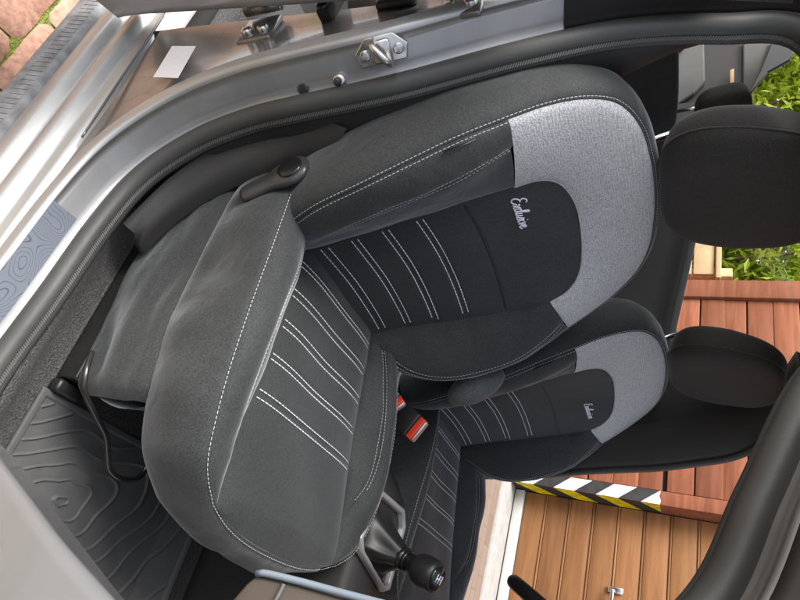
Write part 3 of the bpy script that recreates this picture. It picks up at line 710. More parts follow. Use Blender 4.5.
# rear bench seat
rb = empty('rear_seat', (-1.0, .8, 0), 'dark fabric rear bench seat behind the front seats', 'rear seat')
def rbl(o): o.location -= Vector((-1.0, .8, 0)); return o
def rbox(name, c, s, m, par, tilt=0, k=3.2, lvl=22, loc=True):
    """superellipsoid cushion block"""
    V = []; nu, nv = lvl, lvl * 2
    sp_ = lambda v, e: math.copysign(abs(v) ** e, v)
    for i in range(nu + 1):
        th = -math.pi / 2 + math.pi * i / nu
        for j in range(nv):
            ph = 2 * math.pi * j / nv; e = 2 / k
            x, y, z = sp_(math.cos(th), e) * sp_(math.cos(ph), e), sp_(math.cos(th), e) * sp_(math.sin(ph), e), sp_(math.sin(th), e)
            x, y, z = x * s[0], y * s[1], z * s[2]
            ct, s_t = math.cos(tilt), math.sin(tilt)
            V.append((c[0] + x * ct - z * s_t, c[1] + y, c[2] + x * s_t + z * ct))
    return obj(name, V, gridfaces(nu + 1, nv, 0, True), m, par)
rbl(rbox('bench_cushion', (-.86, .8, .24), (.26, .62, .12), M['dim_fabric'], rb, 0, 4))
rbl(rbox('bench_backrest', (-1.17, .8, .56), (.09, .62, .32), M['dim_fabric'], rb, R(20), 4))
c0 = on(752, 112, 0, -1.28)
for yy in (c0[1] + .02, c0[1] - .62):
    hh = rbl(rbox('bench_headrest', (-1.30, yy, 1.005), (.05, .115, .09), M['dim_fabric'], rb, R(14), 3.5))
    tubeobj('headrest_post', [(-1.285, yy - .05, .86), (-1.30, yy - .05, .96)], .006, M['chrome'], hh)

# ------------------------------------------------------------------ rubber floor mat
fm = empty('floor_mat', (.66, .42, 0), 'black rubber floor mat with raised contour line pattern in the footwell', 'floor mat')
x0, x1, y0, y1 = .383, .93, .165, .625
nx, ny = 330, 280; XS = np.linspace(x0, x1, nx); YS = np.linspace(y0, y1, ny)
V = []
def topof(x, y):
    a, b_ = on(60, 500, 2, 0)[:2]
    d = math.hypot((x - a) * 1.15, (y - b_) * .8)
    an = math.atan2(y - b_, x - a)
    return d * (1 + .22 * math.sin(2 * an + .6) + .10 * math.sin(5 * an)) + .035 * noise.noise(Vector((x * 6, y * 6, 2.))) + .008 * noise.noise(Vector((x * 15, y * 15, 7.)))
for x in XS:
    for y in YS:
        f = topof(x, y) / .036; fr = abs(f - round(f)); r_ = max(0, 1 - fr / .08)
        edge = min(x - x0, x1 - x, y - y0, y1 - y)
        amp = 1 if edge > .016 else 0
        rim = .004 if edge < .012 else 0
        z = .010 + amp * .0040 * (r_ * r_ * (3 - 2 * r_)) + rim * min(1, edge / .003)
        if y > .545: z += (y - .545) * .22
        V.append((x - .66, y - .42, z))
F = gridfaces(nx, ny); F = [f if True else f for f in F]
mo = obj('mat_sheet', V, [f[::-1] for f in F], M['matrub'], fm)
sm = mo.modifiers.new('thick', 'SOLIDIFY'); sm.thickness = .006; sm.offset = -1
box('mat_heel_panel', (x0 - .66 + .0, .13, .017), (x0 - .66 + .10, .20, .021), M['plastic_soft'], fm, .003)

# ------------------------------------------------------------------ front seats
Bv = np.array([-.39, 0, .921]); Nv = np.array([.921, 0, .39]); B0 = np.array([.012, 0, .289])
def bp(u, v, h): return B0 + np.array([0, u, 0]) + Bv * v + Nv * h
def bcurve(pts, n, s=1):
    c = cr([(u, v, h) for u, v, h in pts], n); return c * np.array([s, 1, 1])
def tob(c): return np.array([bp(*p) for p in c])
Ept = [(.155, -.02, 0), (.163, .04, .004), (.174, .12, .010), (.186, .20, .018), (.196, .29, .027), (.198, .36, .035), (.194, .40, .040)]
S2p = [(.160, -.015, .012), (.188, .028, .055), (.228, .072, .092), (.256, .135, .112), (.268, .21, .117), (.270, .29, .111), (.264, .36, .088), (.257, .412, .057)]
S1p = [(.215, -.03, .02), (.255, .03, .05), (.288, .10, .068), (.302, .18, .074), (.309, .26, .071), (.309, .34, .060), (.299, .42, .045)]
S1top = [(.299, .42, .045), (.285, .48, .030), (.262, .538, .018), (.222, .588, .008), (.155, .620, .003), (.07, .634, .0), (0, .637, 0)]
ITOP = [(.194, .40, .040), (.182, .440, .035), (.148, .472, .025), (.085, .490, .013), (0, .497, .006)]
EptR = [(.150, -.02, 0), (.141, .04, .0), (.135, .12, .0), (.132, .20, .002), (.131, .29, .006), (.131, .36, .010), (.131, .40, .013)]
S2R = [(.156, -.015, .010), (.184, .028, .036), (.210, .072, .056), (.228, .135, .070), (.238, .21, .076), (.243, .29, .075), (.247, .36, .066), (.250, .412, .052)]
ITOPR = [(.131, .40, .013), (.128, .440, .013), (.105, .472, .010), (.06, .490, .007), (0, .497, .006)]
def mirror_join(pts):              # right half -> full arch, +u side first
    P = list(pts); return P + [(-u, v, h) for u, v, h in P[-2::-1]]
def stripe_disp(v, lines, gap=.0062):
    d = 0.
    for L_ in lines:
        for q in ((L_ - gap, L_ + gap) if L_ < .29 or lines[-1] != L_ else (L_,)):
            d -= .0022 * math.exp(-((v - q) / .0026) ** 2)
        d -= .0030 * math.exp(-((v - L_) / .0028) ** 2) if not (lines[-1] == L_ and L_ > .29) else 0
    return d
def build_seat(root, inn):
    # ---------------- backrest
    br = {}
    nE = 70
    bk = None
    # insert panel
    hl = cr(Ept + ITOP[1:], 400); hr_ = cr(EptR + ITOPR[1:], 400); lines = [.042, .100, .162, .228, .312]
    vs = np.concatenate([np.linspace(-.02, .43, 150), .43 + .067 * np.sin(np.linspace(0, math.pi / 2, 41)[1:])])
    m = 61; G = np.zeros((190, m, 3))
    for i, v in enumerate(vs):
        for j in range(m):
            t = j / (m - 1) * 2 - 1; H = hl if t > 0 else hr_
            ue = np.interp(v, H[:, 1], H[:, 0]); h = np.interp(v, H[:, 1], H[:, 2]); u = ue * t
            e = 1 - abs(t) ** 6; f_ = 1 if v < .40 else max(0, 1 - (v - .40) / .05)
            vv = v + (.010 * (1 - t * t) - .005) * f_
            hh = h * (abs(t) ** 2.2) + .008 * (1 - t ** 4) * min(1, ue / .08) + stripe_disp(v, lines) * e * (1 if v < .4 else 0)
            hh += fbm((u + 3, v, 1), 9, .0025) * e
            G[i, j] = bp(u, vv, hh)
    ins = gridobj('backrest', G, M['cloth_in'], root, Nv); ins['label'] = 'dark ribbed centre panel of the backrest'
    def row(v0, off):
        i = int(np.argmin(abs(vs - (v0 + off)))); P = G[i, 2:-2] + Nv * .0006; return P, np.tile(Nv, (len(P), 1))
    for L_ in lines[:-1]:
        for q in (-.0062, .0062):
            P, Q = row(L_, q); stitches('stitching', P, Q, M['thread_rib'], ins, .0085, .0010, .0011)
    P, Q = row(lines[-1], 0); 
    tubeobj('groove_shade', P + Nv * .0002, .0016, M['plastic'], ins, 6)  # dark cord laid in to stand for the shade inside the crease
    # bolsters
    for s in (1, -1):
        E_ = tob(bcurve(Ept if s > 0 else EptR, nE, s)); C2 = tob(bcurve(S2p if s > 0 else S2R, nE, s)); C1 = tob(bcurve(S1p, nE, s))
        nrm = Nv * .8 + np.array([0, -s * .6, 0])
        Gi, Ni = patch(E_, C2, 16, .013 if s > 0 else .005, .6, .004, 16, s * 2., nrm)
        bo = gridobj('bolster', Gi, M['cloth'], root, nrm)
        Go, No = patch(C2, C1, 12, .010, .55, .003, 18, s * 5., Nv + np.array([0, s * .5, 0]))
        b2 = gridobj('bolster_edge', Go, M['cloth'], root, Nv + np.array([0, s * .5, 0]))
        P, Q = along(Gi, Ni, .0055, True); stitches('stitching', P, Q, M['thread'], bo)
        P, Q = along(Go, No, .0055); stitches('stitching', P[4:], Q[4:], M['thread'], b2)
        P, Q = along(Go, No, .006, True); stitches('stitching', P, Q, M['thread'], b2)
        if s < 0:    # small fold-over tag in the seam
            i = int(nE * .78); p = C1[i]; t = C1[i + 3] - p; t /= np.linalg.norm(t)
            q = [p + t * a + Nv * (.003 + b_) + np.array([0, c, 0]) for a, b_, c in ((0, .004, .012), (.05, .004, .012), (.05, .009, .002), (0, .009, .002))]
            tg = obj('seam_tag', q, [(0, 1, 2, 3)], M['cloth_in'], b2); mm = tg.modifiers.new('t', 'SOLIDIFY'); mm.thickness = .0015
        if s > 0:
            i = int(nE * .86); p = C1[i]
            box('seam_tag', tuple(p + np.array([-.004, -.004, -.012])), tuple(p + np.array([.004, .006, .012])), M['mesh'], b2, .001)
    # grey yoke
    n = 150
    A = tob(cr(ITOP + [(-u, v, h) for u, v, h in ITOPR[-2::-1]], n)); Bc = tob(cr(mirror_join(S1top), n))
    Gy, Ny = patch(A, Bc, 26, .014, .55, .003, 9, 3., Nv)
    yo = gridobj('yoke', Gy, M['mesh'], root, Nv); yo['label'] = 'pale grey mesh panel round the top of the backrest'
    tubeobj('piping', Gy[:, 0] + Nv * .001, .0017, M['mesh'], yo, 6)
    # side panel all round
    full = cr(mirror_join(S1p[:-1] + S1top), 220)
    T2 = np.gradient(full[:, :2], axis=0); n2 = np.stack([T2[:, 1], -T2[:, 0]], 1); n2 /= np.linalg.norm(n2, axis=1, keepdims=True)
    if (n2 * (full[:, :2] - np.array([0, .3]))).sum() < 0: n2 = -n2
    rows = [(0, 0.), (.006, .015), (.013, .07), (.019, .22), (.020, .42), (.016, .64), (.004, .84), (-.018, .96), (-.05, 1.0)]
    G = []
    for off, k in rows:
        ring = []
        for i, (u, v, h) in enumerate(full):
            hh = h * (1 - k) + k * (-.105)
            u_, v_ = u + n2[i, 0] * off, v + n2[i, 1] * off
            p = bp(u_, v_, hh); p = p + np.array([0, 1, 0]) * fbm(p * 1.0, 9, .004) * min(1, k * 4) * (1 if k < .9 else 0)
            ring.append(p)
        G.append(ring)
    G = np.array(G)
    Fs = gridfaces(len(rows), 220); V = G.reshape(-1, 3)
    c = sum(np.dot(np.cross(G[3, i + 1] - G[3, i], G[4, i] - G[3, i]), (np.r_[0, n2[i]][[0, 1, 0]] * np.array([0, 1, 0]) + Bv * n2[i, 1])) for i in range(219))
    if c < 0: Fs = [f[::-1] for f in Fs]
    sidep = obj('backrest_side', V, Fs, M['cloth'], root)
    # stitching that follows the outer seam
    NN = np.array([Nv * .6 + np.array([0, n2[i, 0], 0]) * .6 + Bv * n2[i, 1] * .6 for i in range(220)])
    P = np.array([bp(full[i, 0] + n2[i, 0] * .0045, full[i, 1] + n2[i, 1] * .0045, full[i, 2]) for i in range(220)]) + Nv * .0005
    stitches('stitching', P, NN, M['thread'], sidep)
    P = np.array([bp(*full[i]) for i in range(220)]); tubeobj('seam', P - Nv * .0012, .0022, M['cloth_in'], sidep, 6)
    # back shell
    bh = np.array([bp(u * .9, v * .96, -.104) for u, v, h in full]); ctr = bp(0, .3, -.12)
    V = list(bh) + [bh[::-1][i] * 0 + ctr for i in range(1)]
    obj('back_shell', V, [(i + 1, i, 220) for i in range(219)], M['plastic'], root)
    # headrest
    hr = rbox_h(root)
    for s in (-1, 1):
        tubeobj('headrest_post', [bp(s * .07, .60, -.045), bp(s * .07, .70, -.045)], .006, M['chrome'], root)
    # ---------------- cushion
    CE = [(-.03, .162, .292), (.05, .163, .304), (.12, .165, .313), (.20, .169, .323), (.28, .176, .332), (.34, .184, .339), (.40, .193, .346)]
    CEx = CE[:-1] + [(.40, .193, .346), (.45, .192, .355), (.488, .183, .3605)]
    CS2 = [(-.03, .185, .315), (.03, .205, .338), (.10, .218, .358), (.18, .226, .369), (.26, .229, .373), (.32, .222, .370), (.37, .206, .358), (.40, .193, .346)]
    CS1 = [(-.04, .280, .335), (.03, .287, .350), (.12, .288, .360), (.22, .285, .366), (.32, .277, .371), (.40, .261, .373), (.45, .238, .370), (.482, .196, .363), (.488, .183, .3605)]
    CSF = [(.488, .183, .3605), (.503, .14, .358), (.513, .08, .357), (.516, 0, .3565)]
    CS2i = [(-.03, .172, .305), (.03, .179, .326), (.10, .191, .347), (.18, .206, .363), (.26, .217, .371), (.32, .216, .369), (.37, .204, .358), (.40, .193, .346)]
    CS1i = [(-.04, .192, .325), (.03, .199, .350), (.10, .214, .366), (.18, .235, .378), (.26, .252, .382), (.34, .258, .381), (.40, .252, .377), (.45, .236, .370), (.482, .196, .363), (.488, .183, .3605)]
    halfc = cr(CEx + CSF[1:], 200); cl = [.050, .112, .176, .242, .310]
    m = 61; G = np.zeros((200, m, 3))
    for i, (x, ue, z) in enumerate(halfc):
        for j in range(m):
            t = j / (m - 1) * 2 - 1; e = 1 - abs(t) ** 6
            cush = .014 * (1 - t ** 4) * min(1, (x + .03) / .08) * (1 if x < .47 else max(0, 1 - (x - .47) / .045)) * min(1, ue / .1)
            zz_ = z + cush - .012 * math.exp(-((t) / .5) ** 2) * math.exp(-((x - .18) / .12) ** 2) * .6
            if x < .42: zz_ += stripe_disp(x, cl) * e
            zz_ += fbm((x, ue * t + 5, 2), 8, .006) * e * (1 if x > .31 else .35)
            G[i, j] = (x, ue * t, zz_)
    cu = gridobj('cushion', G, M['cloth_in'], root, (0, 0, 1)); cu['label'] = 'dark ribbed centre panel of the seat cushion'
    for L_ in cl:
        for q in (-.0062, .0062):
            i = int(np.argmin(abs(halfc[:150, 0] - (L_ + q)))); P = G[i, 2:-2] + np.array([0, 0, .0006])
            stitches('stitching', P, np.tile((0, 0, 1.), (len(P), 1)), M['thread_rib'], cu, .0085, .0010, .00095)
    for s in (1, -1):
        k = np.array([1, s, 1])
        K2, K1 = (CS2i, CS1i) if s == inn else (CS2, CS1)
        E_ = cr(CE, 70) * k; C2 = cr(K2, 70) * k
        Gi, Ni = patch(E_, C2, 12, .006, .6, .004, 14, s * 3., (0, -s * .5, 1))
        bo = gridobj('cushion_bolster', Gi, M['cloth'], root, (0, -s * .5, 1))
        i0 = cr(K2 + CEx[7:], 90) * k; C1 = cr(K1, 90) * k
        Go, No = patch(i0, C1, 16, .013, .55, .005, 12, s * 7., (0, s * .4, 1))
        b2 = gridobj('cushion_bolster_edge', Go, M['cloth'], root, (0, s * .4, 1))
        P, Q = along(Gi, Ni, .005, True); stitches('stitching', P[:-6], Q[:-6], M['thread'], bo)
        P, Q = along(Go, No, .005); stitches('stitching', P[:64], Q[:64], M['thread'], b2)
    fullc = cr([(x, inn * u, z) for x, u, z in CS1i + CSF[1:]] + [(x, -inn * u, z) for x, u, z in CSF[-2:0:-1]] + [(x, -inn * u, z) for x, u, z in CS1[::-1]], 260)
    T2 = np.gradient(fullc[:, :2], axis=0); n2 = np.stack([T2[:, 1], -T2[:, 0]], 1); n2 /= np.linalg.norm(n2, axis=1, keepdims=True)
    if (n2 * (fullc[:, :2] - np.array([.25, 0]))).sum() < 0: n2 = -n2
    rows = [(0, 0.), (.004, .012), (.009, .05), (.014, .15), (.018, .32), (.018, .52), (.012, .72), (.002, .9), (-.012, 1.), (-.035, 1.02)]
    G = []
    for off, kz in rows:
        ring = []
        for i, (x, u, z) in enumerate(fullc):
            fr = max(0, n2[i, 0])
            zb_ = .205 + .035 * max(0, min(1, (x - .25) / .25)); z_ = z * (1 - kz) + kz * zb_
            o_ = off * (1 + .1 * fr) * (.45 if inn * n2[i, 1] > .3 else 1)
            p = np.array([x + n2[i, 0] * o_, u + n2[i, 1] * o_, z_])
            wv = (fbm(p, 6.5, .016) + fbm(p * np.array([1, 1, .45]), 19, .007)) * math.sin(math.pi * min(1, kz)) ; wv += .010 * math.sin(math.pi * min(1, kz)) * math.exp(-((x - .12) / .09) ** 2) * -1
            p[0] += n2[i, 0] * wv; p[1] += n2[i, 1] * wv
            ring.append(p)
        G.append(ring)
    G = np.array(G)
    # refine rows smoothly
    tt = np.linspace(0, len(rows) - 1, 40); G = np.array([[cr_eval(G[:, i], t_) for i in range(260)] for t_ in tt])
    Fs = gridfaces(40, 260); c = 0
    for i in range(0, 259, 5): c += np.dot(np.cross(G[15, i + 1] - G[15, i], G[16, i] - G[15, i]), np.array([n2[i, 0], n2[i, 1], 0]))
    if c < 0: Fs = [f[::-1] for f in Fs]
    sc_ = obj('cushion_side', G.reshape(-1, 3), Fs, M['cloth'], root)
    P = np.array([(x + n2[i, 0] * .0045, u + n2[i, 1] * .0045, z + .0002) for i, (x, u, z) in enumerate(fullc)])
    stitches('stitching', P, np.array([(n2[i, 0] * .6, n2[i, 1] * .6, .8) for i in range(260)]), M['thread'], sc_)
    tubeobj('seam', fullc - np.array([0, 0, .0012]), .0022, M['cloth_in'], sc_, 6)
    # skirt over the seat base, outer side and inner side
    for s in (-1, 1):
        if s == inn: continue
        G = []
        for x in np.linspace(-.135, .385, 50):
            tp = .215 + .03 * max(0, (x - .2) / .2) + .10 * math.exp(-((x + .12) / .07) ** 2) * 0
            bt = .062 + .03 * max(0, (x - .25) / .13) + .06 * max(0, -.03 - x) / .1
            e = min(1, (.385 - x) / .02) ** .5 if x > .365 else 1
            rows_ = []
            for t in np.linspace(0, 1, 12):
                z = tp * (1 - t) + bt * t
                y = s * (.276 + (.013 * math.sin(math.pi * min(1, t * 1.15 + .05)) ** .7 + fbm((x, t * .5, s), 9, .012)) * (1 if True else 0) - .018 * (1 - e))
                rows_.append((x, y, z))
            G.append(rows_)
        G = np.array(G); sk_ = gridobj('base_skirt', G, M['cloth'], root, (0, s, 0))
        tubeobj('skirt_hem', G[:, -1] + np.array([0, 0, -.001]), .003, M['cloth_in'], sk_, 8)
        # front return of the skirt
        yy = np.linspace(.262, .12, 12); t = np.linspace(0, 1, 8)
        Gf = np.array([[(.385 - .05 * (1 - (y - .12) / .142) + .012 * math.sin(math.pi * k_), s * (y + (.0)), .245 * (1 - k_) + .128 * k_) for k_ in t] for y in yy])
        gridobj('skirt_front', Gf, M['cloth'], root, (1, 0, 0))
        # recliner cover behind the cushion side
        G = []
        for a in np.linspace(0, 1, 24):
            x = .035 - .20 * a; row_ = []
            for t_ in np.linspace(0, 1, 16):
                z = (.372 + .02 * a) * (1 - t_) + (.19 + .03 * a) * t_
                y = s * (.268 + .014 * math.sin(math.pi * t_) ** .6 * math.sin(math.pi * min(1, a + .15)) ** .5 + fbm((x, z, s), 11, .006) - .03 * a * a)
                row_.append((x, y, z))
            G.append(row_)
        gridobj('recliner_cover', np.array(G), M['cloth'], root, (0, s, 0))
    # frame under the cushion and rails
    box('base_frame', (-.12, -.235, .10), (.36, .235, .24), M['plastic'], root, .02)
    for s in (-1, 1):
        box('seat_rail', (-.22, s * .24 - .022, .004), (.36, s * .24 + .022, .055), M['dark_metal'], root, .004)
        box('rail_slider', (-.16, s * .24 - .015, .058), (.30, s * .24 + .015, .098), M['dark_metal'], root, .004)
        box('rail_end_cap', (.362, s * .24 - .026, .003), (.385, s * .24 + .026, .03), M['plastic'], root, .006)
    for x, z in ((.30, .085), (.335, .075), (.27, .10)):
        disc('rail_rivet', (x, -.262, z), (0.2, -1, .2), .006, .008, M['metal'], root, 10)
    return ins
def cr_eval(P, t):
    i = int(min(max(math.floor(t), 0), len(P) - 2)); f = t - i
    p1, p2 = P[i], P[i + 1]; p0 = P[i - 1] if i > 0 else 2 * p1 - p2; p3 = P[i + 2] if i + 2 < len(P) else 2 * p2 - p1
    return .5 * (2 * p1 + (p2 - p0) * f + (2 * p0 - 5 * p1 + 4 * p2 - p3) * f * f + (3 * p1 - p0 - 3 * p2 + p3) * f ** 3)
def rbox_h(root):
    """headrest: rounded slab, broader below, leaning forwards"""
    hc = np.array([-.245, .008, 1.018]); a = R(-9)
    up = np.array([-math.sin(a), 0, math.cos(a)]); fw = np.array([math.cos(a), 0, math.sin(a)])
    V = []; nu, nv = 40, 64; k = 2 / 3.4
    sp_ = lambda v, e: math.copysign(abs(v) ** e, v)
    ring = []
    for i in range(nu + 1):
        th = -math.pi / 2 + math.pi * i / nu
        for j in range(nv):
            ph = 2 * math.pi * j / nv
            x = sp_(math.cos(th), .55) * sp_(math.cos(ph), .62); y = sp_(math.cos(th), .55) * sp_(math.sin(ph), .62); z = sp_(math.sin(th), .62)
            hw = .150 - .020 * max(0, z) - .012 * max(0, -z) ** 2; dp = .062 - .014 * max(0, z)
            x_ = x * dp - (.020 * (1 - y * y) if x > 0 else 0) * .5 + .012 * z * z * (1 if x > 0 else .3)
            p = hc + fw * x_ + np.array([0, y * hw, 0]) + up * (z * .135)
            p = p + fw * fbm(p, 9, .004)
            V.append(p)
    o = obj('headrest', V, gridfaces(nu + 1, nv, 0, True), M['cloth_head'], root)
    P = []
    for an in np.linspace(0, 2 * math.pi, 80, endpoint=False):
        y = sp_(math.sin(an), .55) * 1.0; z = sp_(math.cos(an), .55)
        hw = .150 - .020 * max(0, z) - .012 * max(0, -z) ** 2; dp = .062 - .014 * max(0, z)
        # on the superellipsoid near its front rim
        x_ = .38 * dp
        P.append(hc + fw * x_ + np.array([0, y * hw * .985, 0]) + up * (z * .135 * .985))
    tubeobj('headrest_seam', np.array(P), .0022, M['cloth_in'], o, 6, True)
    return o
def logo(par, u0, v0, k=.0205):
    letters = [[(.60, .92), (.42, 1.02), (.22, .92), (.16, .75), (.32, .58), (.45, .56), (.22, .52), (.05, .30), (.12, .08), (.35, .0), (.6, .15), (.72, .3)],
               [(.70, .40), (.80, .48), (.90, .25), (1.0, .02), (1.12, .06)], [(1.12, .48), (.72, .0)],
               [(1.42, .40), (1.30, .48), (1.18, .25), (1.25, .03), (1.42, .10)],
               [(1.42, .10), (1.60, .6), (1.66, .92), (1.56, .96), (1.50, .6), (1.52, .2), (1.60, .02), (1.72, .12)],
               [(1.74, .47), (1.73, .15), (1.82, .02), (1.95, .2), (2.0, .47), (2.0, .15), (2.07, .02), (2.16, .1)],
               [(2.16, .1), (2.32, .42), (2.36, .5), (2.42, .25), (2.36, .03), (2.22, .05)],
               [(2.42, .1), (2.56, .47), (2.55, .12), (2.62, .02), (2.72, .1)], [(2.58, .68), (2.60, .72)],
               [(2.74, .40), (2.82, .47), (2.90, .03), (3.04, .42), (3.10, .44)],
               [(3.12, .22), (3.34, .30), (3.34, .46), (3.22, .46), (3.15, .2), (3.24, .02), (3.5, .16)]]
    SV = np.array([v.co[:] for v in par.data.vertices])
    V, F = [], []
    for L_ in letters:
        c = cr([(x, y, 0) for x, y in L_], 6 * len(L_))
        P = []
        for x, y, _ in c:
            q = bp(u0 + (x - 1.75 + .22 * y) * k, v0 + (y - .4) * k * 1.05, 0)
            dq = SV - q; dq = dq - (dq @ Nv)[:, None] * Nv; i_ = int(np.argmin((dq ** 2).sum(1))); P.append(q + Nv * ((SV[i_] - q) @ Nv + .0012))
        v, f = tube(P, .0013, 6); o = len(V); V += v; F += [tuple(i + o for i in q) for q in f]
    lo_ = obj('logo', V, F, M['thread_logo'], par); lo_['label'] = 'Exclusive embroidered in white script'; return lo_

SEATG = 'front seats'
s1 = empty('bucket_seat', (0, .44, 0), 'black and grey front seat beside the open door and the sill', 'car seat', SEATG)
i1 = build_seat(s1, 1)
s2 = empty('bucket_seat', (-.006, 1.147, 0), 'black and grey front seat behind the gear lever, on the side towards the garage', 'car seat', SEATG)
i2 = build_seat(s2, -1)
logo(i1, -.062, .398, .0250); logo(i2, .105, .412)
# recliner lever on the near seat only
lv = [on(*p, 1, .132) - np.array([0, .44, 0]) for p in ((250, 192), (268, 184), (288, 175), (303, 166))]
c = cr(lv, 20); G = []
V, F = [], []
hub = on(297, 166, 1, .14) - np.array([0, .44, 0])
lever = obj('recliner_lever', *((lambda P: tube(P, [.004] + list(np.linspace(.011, .013, 18)) + [.014], 12))(c)), M['lever'], s1)
lever.scale = (1, 1, 1)
ax = c[-1] - c[0]; ax /= np.linalg.norm(ax); pe = np.cross(ax, (0, 1, 0))
V = []; secs = [(-.016, .010), (-.011, .0175), (.0, .0195), (.02, .0195), (.04, .0205), (.052, .025), (.066, .030), (.085, .031), (.10, .025), (.110, .012)]
for d, wd in secs:
    cc = c[0] + ax * d * 1.0
    for a in np.linspace(0, 2 * math.pi, 16, endpoint=False):
        V.append(cc + pe * wd * math.copysign(abs(math.cos(a)) ** .7, math.cos(a)) + np.array([0, 1, 0]) * (.007 if d < .05 else .0095) * math.copysign(abs(math.sin(a)) ** .7, math.sin(a)))
bpy.data.objects.remove(lever)
lever = obj('recliner_lever', V, gridfaces(len(secs), 16, 0, True) + [tuple(range(16))[::-1], tuple((len(secs) - 1) * 16 + k for k in range(16))], M['lever'], s1)
disc('lever_cap', c[0] + ax * .080 + np.array([0, -.0085, 0]), (0, -1, 0), .022, .0035, M['gloss'], lever)
# release bar under the near seat
rbp = [on(a, b_, 2, z) - np.array([0, .44, 0]) for a, b_, z in ((92, 352, .10), (86, 372, .115), (85, 392, .115), (95, 414, .11), (106, 436, .105), (108, 455, .10), (110, 470, .10), (122, 479, .10), (138, 478, .10), (147, 466, .10), (152, 448, .105))]
tubeobj('release_bar', cr(rbp, 60), .0046, M['dark_metal'], s1, 12)
# armrest pad folded up between the seats
ac = on(476, 386, 1, .80) - np.array([-.006, 1.147, 0])
ar = obj('armrest', *(lambda: ([ac + np.array([x * .042 - z * .03, y * .04, z * .062]) for x, y, z in [(math.cos(th) * math.cos(ph), math.cos(th) * math.sin(ph), math.sin(th)) for th in np.linspace(-math.pi / 2, math.pi / 2, 17) for ph in np.linspace(0, 2 * math.pi, 24, endpoint=False)]], gridfaces(17, 24, 0, True)))(), M['arm'], s2)
tubeobj('armrest_pivot', [ac + np.array([-.02, 0, 0]), ac + np.array([-.05, .12, 0])], .022, M['plastic'], s2)

# ------------------------------------------------------------------ seat belt buckles
def buckle(px_base, px_tip, y, label, hm, wd):
    a = on(*px_base, 1, y); b_ = on(*px_tip, 1, y); ax = b_ - a; L_ = np.linalg.norm(ax); ax /= L_
    sd_ = ray(*px_tip); sd_ /= np.linalg.norm(sd_); lat = np.cross(ax, sd_); lat /= np.linalg.norm(lat); nn = np.cross(lat, ax)
    e = empty('seat_belt_buckle', tuple(a), label, 'buckle', 'front seat belt buckles')
    def blk(name, d0, d1, w_, t_, m, par, bv, off=0):
        V = [ax * d + lat * (s1_ * w_ + off) + nn * s2_ * t_ for d in (d0, d1) for s1_, s2_ in ((-1, -1), (1, -1), (1, 1), (-1, 1))]
        o = obj(name, V, BOXF, m, par); 
        o.data.update(); bevel(o, bv, 3); return o
    blk('housing', 0, L_, wd, .013, hm, e, .004)
    blk('release_button', L_ + .001, L_ + .018, wd * .92, .010, M['red'], e, .003)
    blk('tip_plate', L_ + .0185, L_ + .0215, wd * .85, .008, M['chrome'], e, .001, 0)
    tubeobj('stalk', [(0, 0, 0), tuple(-ax * .06 + np.array([0, 0, -.03])), tuple(-ax * .10 + np.array([0, 0, -.16]))], .012, M['plastic'], e, 10)
buckle((379, 387), (392, 404), .71, 'grey seat belt buckle with red button tucked against the near seat cushion', M['lever'], .028)
buckle((394, 410), (414, 427), .775, 'black seat belt buckle with red button standing in the gap between seats', M['plastic'], .031)

# ------------------------------------------------------------------ centre console and gear lever
con = empty('centre_console', (.35, .8, 0), 'dark centre console with silver framed gear lever between the seats', 'console')
cl_ = Vector((.35, .8, 0))
def cn(o): o.location = o.location - cl_; return o
zc = .375
fpx2 = [(382, 494), (403, 512), (404, 528), (389, 586), (384, 588), (363, 551), (362, 538)]
fp = [on(a, b_, 2, zc) for a, b_ in fpx2]
fc = sum(fp) / len(fp)
G = []
for k, sc_, dz in ((0, 1.10, -.012), (1, 1.10, -.002), (2, 1.07, .003), (3, .97, .003), (4, .93, -.002), (5, .92, -.02)):
    G.append([fc + (p - fc) * sc_ + np.array([0, 0, dz]) for p in fp])
V = [p for r_ in G for p in r_]; n = len(fp)
Fq = []
for i in range(5):
    for j in range(n): Fq.append((i * n + j, i * n + (j + 1) % n, (i + 1) * n + (j + 1) % n, (i + 1) * n + j))
cn(bevel(obj('console_frame', V, Fq, M['satin'], con), .003, 3))
xs = [p[0] for p in fp]; ys = [p[1] for p in fp]
G = []
for x in np.linspace(-.1, .95, 30):
    zt = zc - .016 - .11 * max(0, min(1, (.29 - x) / .12))
    G.append([(x, .70, .0), (x, .70, .10), (x, .703, zt - .02), (x, .712, zt), (x, .79, zt + .002), (x, .864, zt), (x, .874, zt - .02), (x, .876, 0)])
cn(gridobj('console_body', np.array(G), M['plastic_soft'], con, (0, 0, 1)))
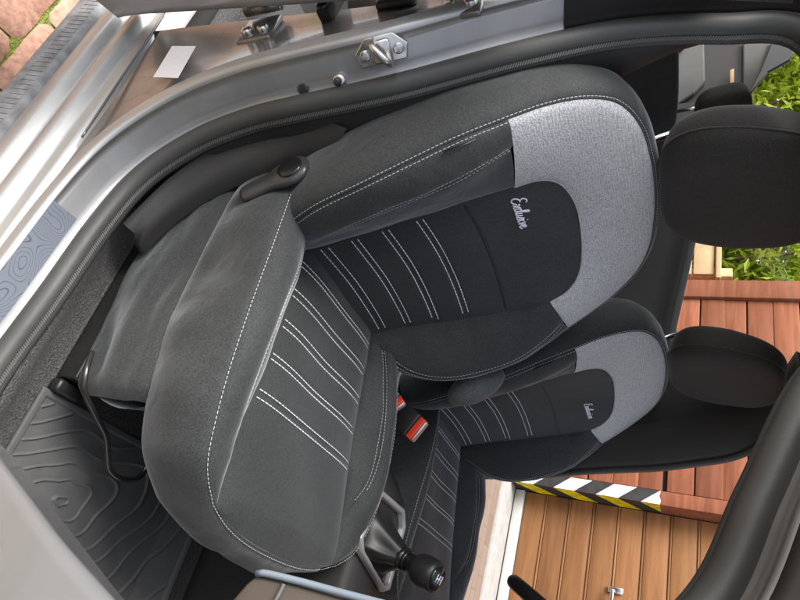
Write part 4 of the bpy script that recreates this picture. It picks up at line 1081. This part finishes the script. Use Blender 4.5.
# gaiter: pleated cone
kb = on(376, 542, 1, .775); kt = on(416, 566, 1, .755); axg = (kt - kb) / np.linalg.norm(kt - kb)
base = [fc + (p - fc) * .93 + np.array([0, 0, -.010]) for p in fp]; base = cr(base, 56, True)
V = []; rowsn = 14
neck = kb + axg * (np.linalg.norm(kt - kb) * .72)
e1 = np.cross(axg, (0, 1, 0)); e1 /= np.linalg.norm(e1); e2 = np.cross(axg, e1)
angs = [math.atan2((p - fc)[1], (p - fc)[0]) for p in base]
for i in range(rowsn):
    t = i / (rowsn - 1)
    for j in range(56):
        d = base[j] - fc; dd_ = d[0] * e1 + 0 * e2
        dirn = np.array([d[0], d[1], 0]); dirn /= np.linalg.norm(dirn); dirn = dirn - dirn.dot(axg) * axg; dirn /= max(np.linalg.norm(dirn), 1e-6)
        q = neck + dirn * .020
        tt_ = t ** 1.0
        tl_ = t ** .62; p = base[j] * (1 - tl_) + q * tl_; p[2] = base[j][2] * (1 - t ** 1.25) + q[2] * t ** 1.25; p = p + dirn * .005 * math.sin(5 * angs[j]) * math.sin(math.pi * t)
        V.append(p)
cn(obj('gaiter', V, gridfaces(rowsn, 56, 0, True), M['plastic'], con))
tot = np.linalg.norm(kt - kb)
cn(tubeobj('collar', [neck - axg * .012, neck - axg * .01, neck + axg * .004, neck + axg * .006], [.018, .0225, .0225, .018], M['gloss'], con, 24))
cn(tubeobj('collar_ring', [neck + axg * .006, neck + axg * .0075, neck + axg * .011, neck + axg * .012], [.016, .0205, .0205, .016], M['gloss'], con, 24))
cn(tubeobj('shaft', [neck, kt + axg * .02], .0095, M['gloss'], con, 18))
k0_ = kt - axg * .012
prof = [(-.012, .010), (-.010, .017), (.010, .0185), (.013, .0235), (.022, .0290), (.040, .0315), (.056, .0305), (.066, .0275), (.0665, .0260)]
kn = cn(tubeobj('knob', [k0_ + axg * d for d, _ in prof], [r_ for _, r_ in prof], M['plastic'], con, 32))
pr2 = [(.0655, .0245), (.069, .0238), (.0705, .021), (.071, .0205)]
tubeobj('knob_cap', [k0_ + axg * d for d, _ in pr2], [r_ for _, r_ in pr2], M['gloss'], kn, 32)
tubeobj('knob_ring', [k0_ + axg * .0655 + .0247 * (math.cos(a) * e1 + math.sin(a) * e2) for a in np.linspace(0, 2 * math.pi, 40, endpoint=False)], .0009, M['chrome'], kn, 6, True)
# shift pattern on the cap
V, F = [], []
for a0, b0_, a1, b1_ in ((-.009, -.008, -.009, .008), (0, -.008, 0, .008), (.009, -.008, .009, .008), (-.009, 0, .009, 0)):
    v, f = tube([k0_ + axg * .0714 + a0 * e2 + b0_ * e1, k0_ + axg * .0714 + a1 * e2 + b1_ * e1], .0009, 6); o = len(V); V += v; F += [tuple(i + o for i in q) for q in f]
obj('shift_pattern', V, F, M['thread_logo'], kn)
